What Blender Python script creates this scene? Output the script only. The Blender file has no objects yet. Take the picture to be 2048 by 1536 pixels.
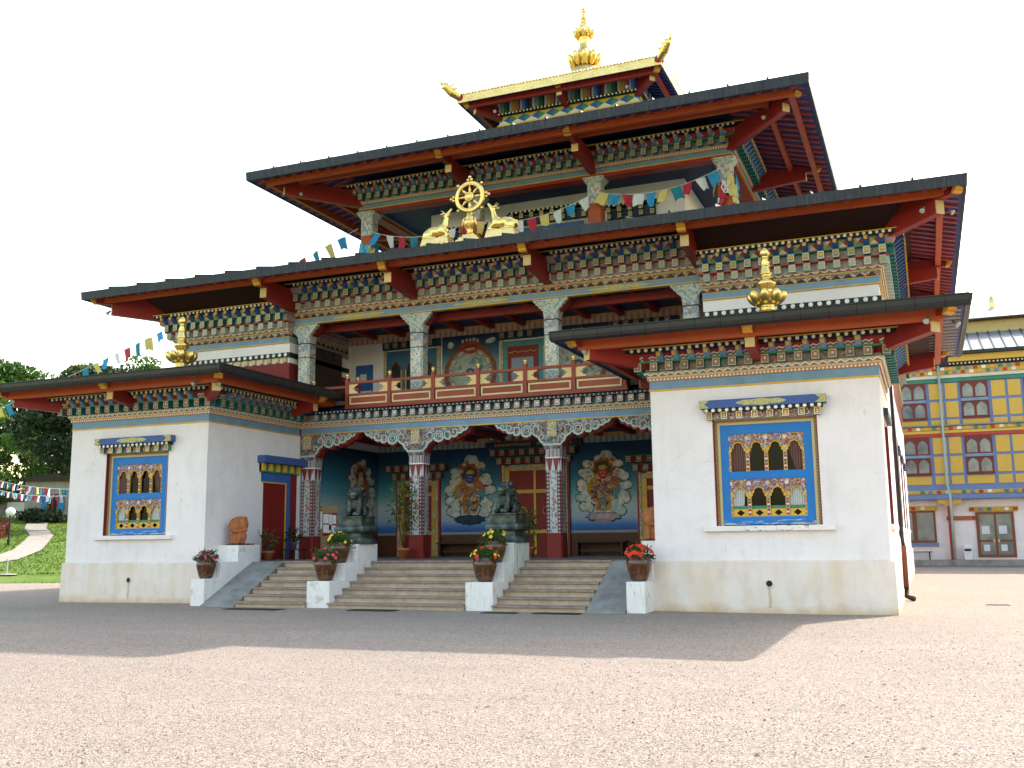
import bpy, bmesh, math, random
from mathutils import Vector, Matrix
import numpy as np
rnd = random.Random(7)
sc = bpy.context.scene
C = sc.collection
RAD = math.radians

# ------------------------------------------------------------------ camera, sky, sun, exposure
cam = bpy.data.cameras.new('camera'); camo = bpy.data.objects.new('camera', cam); C.objects.link(camo)
camo.matrix_world = Matrix(((0.92479, 0.06908, 0.37415, 0.747), (0.38032, -0.13999, -0.9142, -22.837),
                            (-0.01077, 0.98774, -0.15573, 1.6), (0, 0, 0, 1)))
cam.sensor_width = 36; cam.lens = 2001.8 * 36 / 2048; cam.clip_end = 3000; cam.clip_start = .1
sc.camera = camo
SUN = Vector((.555, 1.129, 1.0)).normalized()
w = bpy.data.worlds.new('World'); sc.world = w; w.use_nodes = True
nt = w.node_tree; bg = nt.nodes['Background']
sky = nt.nodes.new('ShaderNodeTexSky'); sky.sky_type = 'NISHITA'; sky.sun_disc = False
sky.sun_elevation = math.asin(SUN.z); sky.sun_rotation = math.atan2(SUN.x, SUN.y)
sky.air_density = 1.92; sky.dust_density = 2.2; sky.ozone_density = 0.0; sky.altitude = 200
nt.links.new(sky.outputs[0], bg.inputs[0]); bg.inputs[1].default_value = .15
sl = bpy.data.lights.new('sun', 'SUN'); so = bpy.data.objects.new('sun', sl); C.objects.link(so)
sl.energy = 2.5; sl.angle = RAD(.6); sl.color = (1, .965, .91)
so.rotation_euler = (-SUN).to_track_quat('-Z', 'Y').to_euler(); so.location = (20, 40, 40)
sc.view_settings.view_transform = 'Standard'; sc.view_settings.look = 'None'
sc.view_settings.gamma = 1; sc.view_settings.use_curve_mapping = False
sc.view_settings.exposure = 1.66

# ------------------------------------------------------------------ node helpers
NT = None
class S:
    def __init__(s, o): s.o = o
    def __add__(a, b): return mth('ADD', a, b)
    def __radd__(a, b): return mth('ADD', b, a)
    def __sub__(a, b): return mth('SUBTRACT', a, b)
    def __rsub__(a, b): return mth('SUBTRACT', b, a)
    def __mul__(a, b): return mth('MULTIPLY', a, b)
    def __rmul__(a, b): return mth('MULTIPLY', a, b)
    def __truediv__(a, b): return mth('DIVIDE', a, b)
    def __lt__(a, b): return mth('LESS_THAN', a, b)
    def __gt__(a, b): return mth('GREATER_THAN', a, b)
def setin(n, i, v):
    if isinstance(v, S): NT.links.new(v.o, n.inputs[i])
    elif isinstance(v, tuple): n.inputs[i].default_value = tuple(v) + ((1,) if len(v) == 3 and len(n.inputs[i].default_value) == 4 else ())
    else: n.inputs[i].default_value = v
def mth(op, *a):
    n = NT.nodes.new('ShaderNodeMath'); n.operation = op
    for i, v in enumerate(a): setin(n, i, v)
    return S(n.outputs[0])
def frac(a): return mth('FRACT', a)
def absn(a): return mth('ABSOLUTE', a)
def sqrt(a): return mth('SQRT', a)
def both(a, b): return mth('MULTIPLY', a, b)
def mx(f, a, b):
    n = NT.nodes.new('ShaderNodeMix'); n.data_type = 'RGBA'
    setin(n, 0, f); setin(n, 6, a); setin(n, 7, b); return S(n.outputs[2])
def mul(f, a, b):
    n = NT.nodes.new('ShaderNodeMix'); n.data_type = 'RGBA'; n.blend_type = 'MULTIPLY'
    setin(n, 0, f); setin(n, 6, a); setin(n, 7, b); return S(n.outputs[2])
_tc = {}
def P():
    n = NT.nodes.new('ShaderNodeTexCoord'); return S(n.outputs['Object'])
def XYZ(v=None):
    n = NT.nodes.new('ShaderNodeSeparateXYZ'); NT.links.new((v or P()).o, n.inputs[0])
    return S(n.outputs[0]), S(n.outputs[1]), S(n.outputs[2])
def vec(x, y, z):
    n = NT.nodes.new('ShaderNodeCombineXYZ')
    for i, v in enumerate((x, y, z)): setin(n, i, v)
    return S(n.outputs[0])
def along():
    g = NT.nodes.new('ShaderNodeNewGeometry'); nx, ny, nz = XYZ(S(g.outputs['True Normal']))
    x, y, z = XYZ(); t = absn(nx) > .6
    return x + (y - x) * t, z
def noise(v, scale, detail=4, rough=.55, dist=0):
    n = NT.nodes.new('ShaderNodeTexNoise')
    if v is not None: setin(n, 'Vector', v)
    n.inputs['Scale'].default_value = scale; n.inputs['Detail'].default_value = detail
    n.inputs['Roughness'].default_value = rough; n.inputs['Distortion'].default_value = dist
    return S(n.outputs[0])
def vor(v, scale, feature='F1', out='Distance', rand=1):
    n = NT.nodes.new('ShaderNodeTexVoronoi'); n.feature = feature
    if v is not None: setin(n, 'Vector', v)
    n.inputs['Scale'].default_value = scale; n.inputs['Randomness'].default_value = rand
    return S(n.outputs[out])
def ramp(f, stops, interp='LINEAR'):
    n = NT.nodes.new('ShaderNodeValToRGB'); n.color_ramp.interpolation = interp
    el = n.color_ramp.elements
    while len(el) < len(stops): el.new(.5)
    for e, (p, c) in zip(el, stops):
        e.position = p; e.color = (c, c, c, 1) if isinstance(c, (int, float)) else tuple(c) + (1,)
    setin(n, 0, f); return S(n.outputs[0])
def smooth(f, a, b): return ramp(f, [(a, 0.), (b, 1.)])
MATS = {}
def mat(name, fn, rough=.6, metal=0, spec=.3, bump=None, wear=.25, wscale=2.2, trans=0, coat=0, vary=0):
    """fn() -> colour (tuple or S); wear = strength of the large and small paint variation"""
    global NT
    m = bpy.data.materials.new(name); m.use_nodes = True; NT = m.node_tree
    b = NT.nodes['Principled BSDF']
    c = fn() if callable(fn) else fn
    if wear:
        n1 = noise(P(), wscale, 6, .65); n2 = noise(P(), wscale * 13, 3)
        k = ramp(n1 * .65 + n2 * .35, [(.3, 1 - wear), (.52, 1), (.75, 1 + wear * .35)])
        c = mul(1.0, c, k)
    if vary:
        oi = NT.nodes.new('ShaderNodeObjectInfo'); c = mul(1.0, c, ramp(S(oi.outputs['Random']), [(0, (1 - vary, 1 - vary * .9, 1 - vary * 1.1)), (.5, (1., 1., 1.)), (1, (1 + vary * .5, 1 + vary * .35, 1 + vary * .2))]))
    setin(b, 'Base Color', c); setin(b, 'Roughness', rough); setin(b, 'Metallic', metal)
    b.inputs['Specular IOR Level'].default_value = spec
    if trans: b.inputs['Transmission Weight'].default_value = trans
    if coat: b.inputs['Coat Weight'].default_value = coat
    if bump:
        h, st, d = bump() if callable(bump) else bump
        n = NT.nodes.new('ShaderNodeBump'); n.inputs['Strength'].default_value = st; n.inputs['Distance'].default_value = d
        setin(n, 'Height', h); NT.links.new(n.outputs[0], b.inputs['Normal'])
    MATS[name] = m; return m
M = MATS

# ------------------------------------------------------------------ mesh helpers
class MB:
    def __init__(s): s.v = []; s.f = []; s.m = []
    def add(s, v, f, m=0):
        o = len(s.v); s.v += [tuple(p) for p in v]; s.f += [tuple(i + o for i in q) for q in f]; s.m += [m] * len(f); return s
    def hexa(s, lo, hi, m=0):
        return s.add(list(lo) + list(hi), [(3, 2, 1, 0), (4, 5, 6, 7), (0, 1, 5, 4), (1, 2, 6, 5), (2, 3, 7, 6), (3, 0, 4, 7)], m)
    def box(s, x0, x1, y0, y1, z0, z1, m=0):
        return s.frus(x0, x1, y0, y1, z0, x0, x1, y0, y1, z1, m)
    def frus(s, x0, x1, y0, y1, z0, X0, X1, Y0, Y1, z1, m=0):
        return s.hexa([(x0, y0, z0), (x1, y0, z0), (x1, y1, z0), (x0, y1, z0)], [(X0, Y0, z1), (X1, Y0, z1), (X1, Y1, z1), (X0, Y1, z1)], m)
    def ring(s, a, za, b, zb, c, zc, d, zd, m=0):
        """four rectangles (x0,x1,y0,y1): outer-bottom, outer-top, inner-top, inner-bottom"""
        R = lambda q, z: [(q[0], q[2], z), (q[1], q[2], z), (q[1], q[3], z), (q[0], q[3], z)]
        v = R(a, za) + R(b, zb) + R(c, zc) + R(d, zd); f = []
        for k in range(4):
            for i in range(4):
                j = (i + 1) % 4; n = (k + 1) % 4
                f.append((k * 4 + i, k * 4 + j, n * 4 + j, n * 4 + i))
        return s.add(v, f, m)
    def prism(s, poly, fn, t0, t1, m=0, mside=None):
        """poly 2D (a,b) counter-clockwise seen from t0 side; fn(a,b,t)->xyz"""
        n = len(poly); v = [fn(a, b, t0) for a, b in poly] + [fn(a, b, t1) for a, b in poly]
        s.add(v, [tuple(range(n)), tuple(range(2 * n - 1, n - 1, -1))], m)
        return s.add(v, [(j, i, i + n, j + n) for i in range(n) for j in [(i + 1) % n]], m if mside is None else mside)
    def tube(s, pts, r, n=8, m=0, cap=True):
        pts = [Vector(p) for p in pts]; rr = r if isinstance(r, (list, tuple)) else [r] * len(pts)
        v = []; up = Vector((.13, .27, .95))
        for i, p in enumerate(pts):
            t = (pts[min(i + 1, len(pts) - 1)] - pts[max(i - 1, 0)]).normalized()
            a = t.cross(up)
            if a.length < 1e-3: a = t.cross(Vector((1, 0, 0)))
            a.normalize(); b = t.cross(a)
            v += [p + (a * math.cos(k * 2 * math.pi / n) + b * math.sin(k * 2 * math.pi / n)) * rr[i] for k in range(n)]
        f = [(i * n + k, i * n + (k + 1) % n, (i + 1) * n + (k + 1) % n, (i + 1) * n + k) for i in range(len(pts) - 1) for k in range(n)]
        if cap: f += [tuple(range(n - 1, -1, -1)), tuple(range((len(pts) - 1) * n, len(pts) * n))]
        return s.add(v, f, m)
    def lathe(s, prof, n=24, c=(0, 0, 0), m=0, sq=None):
        v = [(c[0] + r * math.cos(2 * math.pi * k / n), c[1] + r * math.sin(2 * math.pi * k / n), c[2] + z) for r, z in prof for k in range(n)]
        f = [(i * n + k, i * n + (k + 1) % n, (i + 1) * n + (k + 1) % n, (i + 1) * n + k) for i in range(len(prof) - 1) for k in range(n)]
        f += [tuple(range(n - 1, -1, -1)), tuple(range((len(prof) - 1) * n, len(prof) * n))]
        return s.add(v, f, m)
    def ell(s, c, r, rot=None, nu=12, nv=8, m=0):
        Mx = rot.to_matrix() if rot else Matrix.Identity(3); c = Vector(c); v = []
        for i in range(nv + 1):
            th = math.pi * i / nv
            for k in range(nu):
                ph = 2 * math.pi * k / nu
                v.append(c + Mx @ Vector((r[0] * math.sin(th) * math.cos(ph), r[1] * math.sin(th) * math.sin(ph), r[2] * math.cos(th))))
        f = [(i * nu + k, (i + 1) * nu + k, (i + 1) * nu + (k + 1) % nu, i * nu + (k + 1) % nu) for i in range(nv) for k in range(nu)]
        return s.add(v, f, m)
    def disc(s, c, nrm, r, t, n=14, m=0):
        """flat disc of thickness t standing on point c along nrm"""
        nrm = Vector(nrm).normalized(); a = nrm.orthogonal().normalized(); b = nrm.cross(a); c = Vector(c)
        P0 = [c + (a * math.cos(2 * math.pi * k / n) + b * math.sin(2 * math.pi * k / n)) * r for k in range(n)]
        v = P0 + [p + nrm * t for p in P0]
        return s.add(v, [tuple(range(n - 1, -1, -1)), tuple(range(n, 2 * n))] + [(k, (k + 1) % n, (k + 1) % n + n, k + n) for k in range(n)], m)
    def mesh(s, name, mats, smooth=False, bevel=0):
        me = bpy.data.meshes.new(name); me.from_pydata(s.v, [], s.f)
        for q in (mats if isinstance(mats, (list, tuple)) else [mats]): me.materials.append(q)
        me.polygons.foreach_set('material_index', s.m)
        bm = bmesh.new(); bm.from_mesh(me); bmesh.ops.remove_doubles(bm, verts=bm.verts, dist=1e-5) if smooth else None
        bmesh.ops.recalc_face_normals(bm, faces=bm.faces)
        if bevel: bmesh.ops.bevel(bm, geom=[e for e in bm.edges if len(e.link_faces) == 2 and e.calc_face_angle(0) > .6], offset=bevel, segments=2, affect='EDGES', profile=.6)
        bm.to_mesh(me); bm.free()
        if smooth: me.polygons.foreach_set('use_smooth', [True] * len(me.polygons))
        me.update(); return me
    def build(s, name, mats, parent=None, smooth=False, bevel=0, world=True, **kw):
        return obj(name, s.mesh(name, mats, smooth, bevel), parent, world=world, **kw)
WM = {}
def obj(name, me, parent=None, loc=(0, 0, 0), rz=0, world=True, scale=1, rot=None, kind=None):
    o = bpy.data.objects.new(name, me); C.objects.link(o)
    o.location = loc; o.rotation_euler = rot if rot else (0, 0, rz)
    o.scale = (scale,) * 3 if isinstance(scale, (int, float)) else scale
    m = Matrix.LocRotScale(Vector(loc), o.rotation_euler, o.scale)
    if parent:
        o.parent = parent
        if world: o.matrix_parent_inverse = WM[parent.name].inverted(); WM[o.name] = m
        else: WM[o.name] = WM[parent.name] @ m
    else: WM[o.name] = m
    if kind: o['kind'] = kind
    return o
def tag(o, label, cat, group=None):
    o['label'] = label; o['category'] = cat
    if group: o['group'] = group
    return o
def thing(name, label, cat, loc=(0, 0, 0), rz=0, group=None, scale=1):
    return tag(obj(name, None, None, loc, rz, scale=scale), label, cat, group)
def dup(root, loc, rz=0, label=None, scale=None):
    def cp(o, par):
        c = o.copy(); C.objects.link(c)
        if par: c.parent = par; WM[c.name] = WM[par.name] @ c.matrix_parent_inverse @ Matrix.LocRotScale(c.location, c.rotation_euler, c.scale)
        else:
            c.location = loc; c.rotation_euler = (0, 0, rz)
            if scale: c.scale = (scale,) * 3
            WM[c.name] = Matrix.LocRotScale(Vector(loc), c.rotation_euler, c.scale)
        for ch in o.children: cp(ch, c)
        return c
    r = cp(root, None)
    if label: r['label'] = label
    return r
def sculpt(name, mb, material, vox=.02, it=3):
    """join overlapping blobs into one continuous skin"""
    me = mb.mesh(name, material); o = bpy.data.objects.new('tmp', me); C.objects.link(o)
    r = o.modifiers.new('r', 'REMESH'); r.mode = 'VOXEL'; r.voxel_size = vox; r.use_smooth_shade = True
    q = o.modifiers.new('s', 'SMOOTH'); q.iterations = it; q.factor = .5
    dg = bpy.context.evaluated_depsgraph_get(); me2 = bpy.data.meshes.new_from_object(o.evaluated_get(dg)); me2.name = name
    bpy.data.objects.remove(o); me2.materials.clear(); me2.materials.append(material)
    me2.polygons.foreach_set('use_smooth', [True] * len(me2.polygons)); return me2
def cap(mb, a, b, r0, r1, n=6):
    """tapered limb as a chain of balls"""
    a, b = Vector(a), Vector(b); k = max(2, int((b - a).length / (min(r0, r1) * .6)))
    for i in range(k + 1):
        t = i / k; r = r0 + (r1 - r0) * t; mb.ell(a.lerp(b, t), (r, r, r), nu=10, nv=6)
# ------------------------------------------------------------------ materials
def attr_col():
    n = NT.nodes.new('ShaderNodeVertexColor'); n.layer_name = 'paint'; return S(n.outputs[0])
def ornament(scale, pal, edge=(.62, .56, .45), ew=.06, v=None):
    v = v or P()
    c = ramp(vor(v, scale, out='Color'), [(i / len(pal), p) for i, p in enumerate(pal)], 'CONSTANT')
    return mx(vor(v, scale, 'DISTANCE_TO_EDGE') < ew, c, edge)
def dots_in(s, z, pitch, z0, r, shift=0.):
    a = (frac(s / pitch + shift) - .5) * pitch; b = z - z0
    return sqrt(a * a + b * b) < r
def zig(s, z, pitch, z0, amp, wd):
    t = absn(frac(s / pitch) - .5) * 2
    return absn(z - z0 - (t - .5) * amp) < wd
RED = (.27, .02, .016); ORNG = (.4, .07, .016); YEL = (.66, .33, .035); LBLUE = (.17, .29, .42); TEAL = (.016, .16, .155)
DBLUE = (.02, .06, .2); CREAM = (.68, .58, .36); WHITE = (.78, .76, .72); GREEN = (.04, .22, .14); PINK = (.42, .26, .25); GOLDP = (.62, .38, .07)
PAL = [(.4, .08, .05), (.05, .2, .3), (.55, .5, .42), (.06, .25, .2), (.6, .4, .1), (.3, .05, .05), (.45, .42, .4)]
PALB = [(.1, .28, .42), (.6, .58, .52), (.08, .32, .36), (.5, .4, .25), (.62, .6, .56), (.22, .34, .4), (.45, .22, .18)]
def wallc(base, stain, s0, s1):
    def f():
        base_ = mx(smooth(noise(P(), .35, 5, .6), .4, .65), base, tuple(q * .93 for q in base))
        base_ = mx(both(vor(mth_vec(P(), 1.0), .9, 'DISTANCE_TO_EDGE') < .0035, noise(P(), .8, 3) > .52), base_, tuple(q * .72 for q in base))
        n = noise(P(), .7, 6, .6); n2 = noise(vec(*[a * b for a, b in zip(XYZ(), (3.0, 3.0, .35))]), 1.6, 5, .6)
        return mx(smooth(n * .5 + n2 * .5, s0, s1), base_, stain)
    return f
def mth_vec(v, k):
    n = NT.nodes.new('ShaderNodeVectorMath'); n.operation = 'ADD'; setin(n, 0, v); w_ = NT.nodes.new('ShaderNodeTexNoise'); w_.inputs['Scale'].default_value = 3; setin(w_, 'Vector', v); NT.links.new(w_.outputs['Color'], n.inputs[1]); return S(n.outputs[0])
def plaster(): return (noise(P(), 40, 5, .7) * .6 + noise(P(), 3, 4) * 2, .25, .02)
mat('white_render', wallc((.825, .76, .775), (.7, .648, .645), .5, .74), .85, bump=plaster, wear=.08)
def plinthc():
    x, y, z = XYZ(); n = noise(vec(x * 1.6, y * 1.6, z * .45), 1.5, 6, .65)
    c = mx(smooth(n, .42, .68), (.775, .685, .64), (.725, .585, .475))
    return mx(smooth(noise(P(), 2.5, 5) * .5 + (.42 - z * 1.1), .45, .72), c, (.6, .43, .26))
def plinthd():
    x, y, z = XYZ(); c = plinthc()
    for q in (-2.54, -20.47): c = mx(both(smooth(.05 - absn(x - q + (noise(P(), 5, 2) - .5) * .06), 0., .04), both(z < .56, z > .12)) * .55, c, (.36, .25, .14))
    return c
mat('plinth_render', plinthd, .88, bump=plaster, wear=.12)
def cheekc():
    x, y, z = XYZ(); n = noise(vec(x * 9, y * 9, z * .9), 1.3, 6, .7)
    c = mx(smooth(n, .6, .72), (.8, .765, .76), (.3, .29, .27))
    return mx(smooth(noise(P(), 3, 4), .6, .75), c, (.5, .47, .4))
mat('stained_white', cheekc, .85, bump=plaster, wear=.15)
def tealstain():
    x, y, z = XYZ(); n = noise(vec(x * 7, y * 7, z * .7), 1.1, 5, .7)
    return mx(smooth(n, .52, .66), (.72, .73, .7), (.3, .42, .38))
mat('verdigris_white', tealstain, .85, wear=.15)
for nm, c, r in [('red_paint', RED, .5), ('orange_beam', ORNG, .55), ('yellow_paint', YEL, .5), ('pale_yellow', (.62, .45, .2), .5), ('light_blue', LBLUE, .6), ('teal_paint', TEAL, .55),
                 ('deep_blue', (.018, .035, .11), .6), ('cream_paint', CREAM, .55), ('white_paint', WHITE, .55), ('green_paint', GREEN, .55), ('pink_paint', PINK, .6),
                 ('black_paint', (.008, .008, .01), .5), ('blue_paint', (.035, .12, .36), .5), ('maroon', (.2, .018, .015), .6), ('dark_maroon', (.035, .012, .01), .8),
                 ('tan_paint', (.62, .42, .18), .55), ('tan_light', (.6, .45, .24), .55), ('rail_red', (.23, .035, .018), .45), ('panel_red', (.26, .045, .016), .45), ('navy', (.02, .035, .07), .5),
                 ('corbel_blue', (.13, .25, .43), .55), ('corbel_deep', (.03, .09, .3), .55), ('bluegreen', (.08, .25, .3), .6),
                 ('scroll_trim', (.46, .55, .5), .6), ('tri_white', (.62, .57, .5), .6), ('tri_red', (.45, .05, .03), .6), ('tri_green', (.1, .3, .2), .6), ('tri_yellow', (.55, .4, .12), .6),
                 ('rafter_red', (.33, .06, .05), .6), ('grey_wall', (.42, .41, .38), .8)]:
    mat(nm, c, r, wear=.28, vary=.22 if nm in ('corbel_blue', 'corbel_deep', 'tri_white', 'tri_red', 'tri_green', 'tri_yellow', 'white_paint', 'pale_yellow', 'rafter_red', 'panel_red', 'tan_paint', 'orange_beam', 'red_paint') else 0)
# the fascia of the roofs: weathered slate-grey sheet metal with streaks
def slate():
    s, z = along(); n = noise(vec(s * 14, z * 1.5, 0.), 1, 4); seam = absn(frac(s / 1.15) - .5) < .012
    return mx(seam, mx(smooth(n, .5, .75), (.026, .029, .037), (.058, .065, .075)), (.015, .015, .02))
mat('slate_fascia', slate, .55, metal=.1, wear=.35)
def gut():
    s, z = along(); return mx(absn(frac(s / .55) - .5) < .02, (.028, .027, .027), (.01, .01, .01))
mat('gutter', gut, .4, metal=.3, wear=.3)
mat('roof_sheet', lambda: mx(smooth(noise(P(), 3, 5), .4, .7), (.06, .07, .085), (.13, .14, .16)), .5, metal=.3, wear=.3)
def boards():
    s, z = along(); x, y, z = XYZ(); return mx(absn(frac((x + y) / .33) - .5) < .02, (.028, .048, .17), (.01, .016, .05))
mat('soffit_boards', boards, .6, wear=.3)
mat('gold', lambda: mx(smooth(noise(P(), 6, 5), .45, .7), (.88, .63, .22), (.72, .46, .12)), .3, metal=1, wear=.25, bump=lambda: (noise(P(), 18, 4), .12, .03))
def goldhammer():
    s, z = along(); return (noise(vec(s * 9, z * 3, 0.), 3, 5, .7), .8, .05)
mat('gold_embossed', (.82, .62, .27), .34, metal=1, wear=.3, bump=goldhammer)
# friezes: they run along a wall, s is the run, z the height
def frz_beads(z0):
    def f():
        s, z = along(); c = mx(dots_in(s, z, .085, z0 + .035, .026), (.42, .17, .09), (.72, .66, .56))
        c = mx(z > z0 + .07, c, (.6, .4, .16)); c = mx(z > z0 + .082, c, (.5, .3, .17))
        return mx(zig(s, z, .14, z0 + .105, .02, .012), c, (.62, .52, .38))
    return f
def frz_zig(z0):
    def f():
        s, z = along(); c = mx(frac(s / .19 + .5) < .5, (.36, .1, .07), (.07, .23, .19))
        c = mx(z > z0 + .05, c, (.5, .4, .24)); return mx(zig(s, z, .19, z0 + .045, .05, .016), c, (.72, .68, .58))
    return f
def frz_scallop(z0):
    def f():
        s, z = along(); a = (frac(s / .24) - .5); h = z0 + .03 + a * a * .26
        c = mx(z < h, mx(z < z0 + .025, (.42, .3, .16), (.3, .33, .18)), (.36, .1, .08)); return mx(absn(z - h) < .016, c, (.68, .62, .52))
    return f
def frz_tri(z0, h):
    def f():
        s, z = along(); t = absn(frac(s / .3) - .5) * 2; u = (z - z0) / h
        c = mx(vor(vec(s, 0., z), 26, out='Color') > .45, (.5, .4, .33), (.3, .1, .08)); return mx(u < (1 - t) * .95, c, (.025, .03, .035))
    return f
def frz_flower(base, alt, pitch=.38):
    def f():
        s, z = along(); v = vec(s, z, 0.)
        c = ornament(19, [base, (.45, .3, .28), (.12, .28, .25), base, (.4, .12, .1), (.5, .42, .38)], (.4, .33, .3), .05, v)
        return c
    return f
mat('frz_panel', frz_flower((.34, .26, .24), (.1, .2, .2)), .65, wear=.2)
mat('frz_panel_red', lambda: (lambda s, z: mx(absn(z + 0 - (5.8 + 0)) < 9, RED, ornament(15, [(.3, .03, .02), (.34, .05, .03), (.55, .5, .44), (.26, .02, .02), (.12, .27, .22)], (.5, .45, .4), .05, vec(s, z * 1.6, 0.))))(*along()), .6, wear=.2)
def cloudred():
    s, z = along(); t = frac(s / .363); a = (t - .5) * .363; b = z - 5.785
    wv = mth('SINE', a * 46.0) * .012
    c = mx(absn(b - .03 + wv) < .014, RED, (.7, .66, .6)); c = mx(absn(b + .012 - wv) < .014, c, (.13, .3, .22)); c = mx(absn(b + .045 + wv) < .012, c, (.7, .66, .6))
    return mx(absn(a) < .115, RED, c)
mat('cloud_panel', cloudred, .6, wear=.15)
mat('diamond_panel', lambda: (lambda s, z: mx((absn((frac(s / .38 + .5) - .5) * .38) + absn(z - 14.86)) < .085, RED, ornament(30, PAL, (.6, .5, .45), .08, vec(s, z, 0.))))(*along()), .6, wear=.15)
# painted faces of the cornice blocks (object coordinates: x across, z up from 0)
def blockface(w, h, rim, body, core, low):
    def f():
        x, y, z = XYZ(); ax = absn(x); zz = absn(z - h / 2)
        c = mx(sqrt(x * x + (z - h * .56) * (z - h * .56)) < w * .2, body, core)
        c = mx(both(absn(x) < w * .24, absn(z - h * .3) < h * .07), c, low)
        e = mth('MAXIMUM', ax / (w * .5), zz / (h * .5))
        c = mx(e > .62, c, mx(.5, body, (.05, .02, .02))); return mx(e > .74, c, rim)
    return f
mat('block_gold', blockface(.17, .2, (.6, .62, .56), (.52, .36, .14), (.66, .42, .08), (.15, .3, .3)), .55, wear=.15, vary=.3)
mat('block_pale', blockface(.17, .2, (.48, .58, .56), (.55, .48, .34), (.5, .33, .12), (.3, .36, .36)), .55, wear=.15, vary=.3)
mat('block_red', blockface(.17, .19, (.44, .38, .28), (.3, .1, .08), (.5, .45, .38), (.1, .22, .17)), .55, wear=.15, vary=.3)
mat('block_win', blockface(.14, .17, (.7, .64, .36), (.3, .08, .03), (.62, .36, .04), (.5, .55, .7)), .5, wear=.1, vary=.3)
mat('block_lite', blockface(.16, .17, (.55, .5, .42), (.5, .3, .27), (.72, .68, .62), (.14, .27, .36)), .55, wear=.15, vary=.3)
# painted columns (object coordinates, column axis on z, origin on the floor)
def colface(base, pal, zs, jewel):
    def f():
        x, y, z = XYZ(); g = NT.nodes.new('ShaderNodeNewGeometry'); nx, ny, nz = XYZ(S(g.outputs['True Normal'])); t = absn(nx) > .6
        s = x + (y - x) * t; a = absn(s)
        c = ornament(13, pal, (.55, .52, .48), .05, vec(s * 1.3, z, t * 5.0))
        c = mx(a > .1, c, (.5, .4, .38)); c = mx(a > .115, c, (.15, .022, .02)); c = mx(dots_in(z, a, .11, .17, .033), c, jewel); c = mx(a > .205, c, (.2, .05, .04))
        return c
    return f
PW = [(.42, .42, .44), (.1, .24, .36), (.46, .43, .42), (.28, .09, .08), (.5, .48, .48), (.12, .28, .3)]
mat('column_cloth', colface(RED, PW, 0, (.3, .42, .5)), .6, wear=.15)
mat('column_pale', lambda: ornament(17, PALB, (.58, .53, .42), .07), .6, wear=.15)
mat('column_drape', lambda: ornament(11, [(.5, .48, .42), (.55, .5, .4), (.2, .3, .4), (.58, .54, .46), (.4, .16, .12)], (.3, .33, .38), .06), .6, wear=.15)
def spikes():
    s, z = along(); return mx(absn(frac(s / .24 + .5) - .5) * .24 < (3.92 - z) * .16, (.2, .03, .03), (.5, .5, .55))
mat('carved_arch', lambda: ornament(12, [(.14, .02, .02), (.22, .1, .1), (.04, .1, .12), (.3, .24, .22), (.18, .035, .03), (.06, .06, .07)], (.34, .32, .3), .045), .6, wear=.2, bump=lambda: (vor(P(), 12, 'DISTANCE_TO_EDGE'), .8, .04))
mat('carved_blue', lambda: ornament(15, [(.2, .33, .4), (.45, .48, .46), (.12, .3, .36), (.5, .4, .3), (.5, .52, .5)], (.55, .55, .5), .07), .6, wear=.2, bump=lambda: (vor(P(), 15, 'DISTANCE_TO_EDGE'), .8, .03))
mat('lotus_band', lambda: (lambda x, y, z: mx(absn(frac((x + y) / .12) - .5) < .3, (.25, .06, .05), mx(absn(frac((x + y) / .12) - .5) < .18, (.62, .6, .56), (.2, .3, .42))))(*XYZ()), .6, wear=.1)
mat('ornament_small', lambda: ornament(30, PAL, (.55, .45, .25), .1), .6, wear=.15)
mat('ornament_gold', lambda: mx(vor(P(), 26, 'DISTANCE_TO_EDGE') < .09, (.56, .5, .22), (.3, .27, .1)), .55, wear=.1)
def edging(a, b, cbg, pitch):
    def f():
        x, y, z = XYZ(); s = x + z
        return mx(absn(frac(s / pitch) - .5) < .22, mx(frac(s / pitch / 2) < .5, a, b), cbg)
    return f
mat('window_border_red', edging((.3, .03, .02), (.05, .2, .14), (.5, .3, .1), .07), .55, wear=.1)
mat('window_border_cream', edging((.62, .56, .32), (.45, .5, .4), (.55, .36, .1), .05), .55, wear=.1)
def winblue():
    x, y, z = XYZ(); n = noise(vec(x * 2, y, z * 14), 1.6, 6, .7); k = smooth((.2 - z) * .9 + n * .8, .52, .56) * (z < .3) + smooth(n, .66, .69) * (z > .3)
    return mx(k, (.01, .165, .5), mx(noise(P(), 20, 3), (.38, .34, .34), (.6, .56, .54)))
mat('window_blue', winblue, .5, wear=.1)
mat('arch_ornament', lambda: ornament(26, [(.24, .03, .025), (.15, .18, .38), (.5, .48, .52), (.28, .05, .03), (.42, .27, .08), (.12, .2, .2)], (.3, .12, .07), .06), .55, wear=.1)
mat('jewel_post', lambda: (lambda x, y, z: mx(dots_in(z, x * 0, .085, 0., .02), (.33, .03, .02), mx(frac(z / .17) < .5, (.6, .6, .65), (.1, .3, .3))))(*XYZ()), .5, wear=.1)
mat('gold_paint', (.66, .37, .04), .45, wear=.2)
def gl(): return mx(smooth(noise(P(), 1.2, 3), .45, .65), (.004, .004, .004), (.009, .01, .009))
mat('dark_glass', gl, .08, spec=.12, wear=0)
mat('curtain_brown', lambda: mx(absn(frac(XYZ()[0] / .055) - .5) * 2, (.07, .03, .025), (.16, .085, .07)), .9, wear=.1)
mat('curtain_white', lambda: mx(absn(frac(XYZ()[0] / .05) - .5) * 2, (.32, .33, .33), (.55, .56, .55)), .9, wear=.1)
mat('bench_wood', (.055, .03, .02), .6, wear=.3)
mat('board_tan', (.3, .2, .1), .7, wear=.15)
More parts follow.
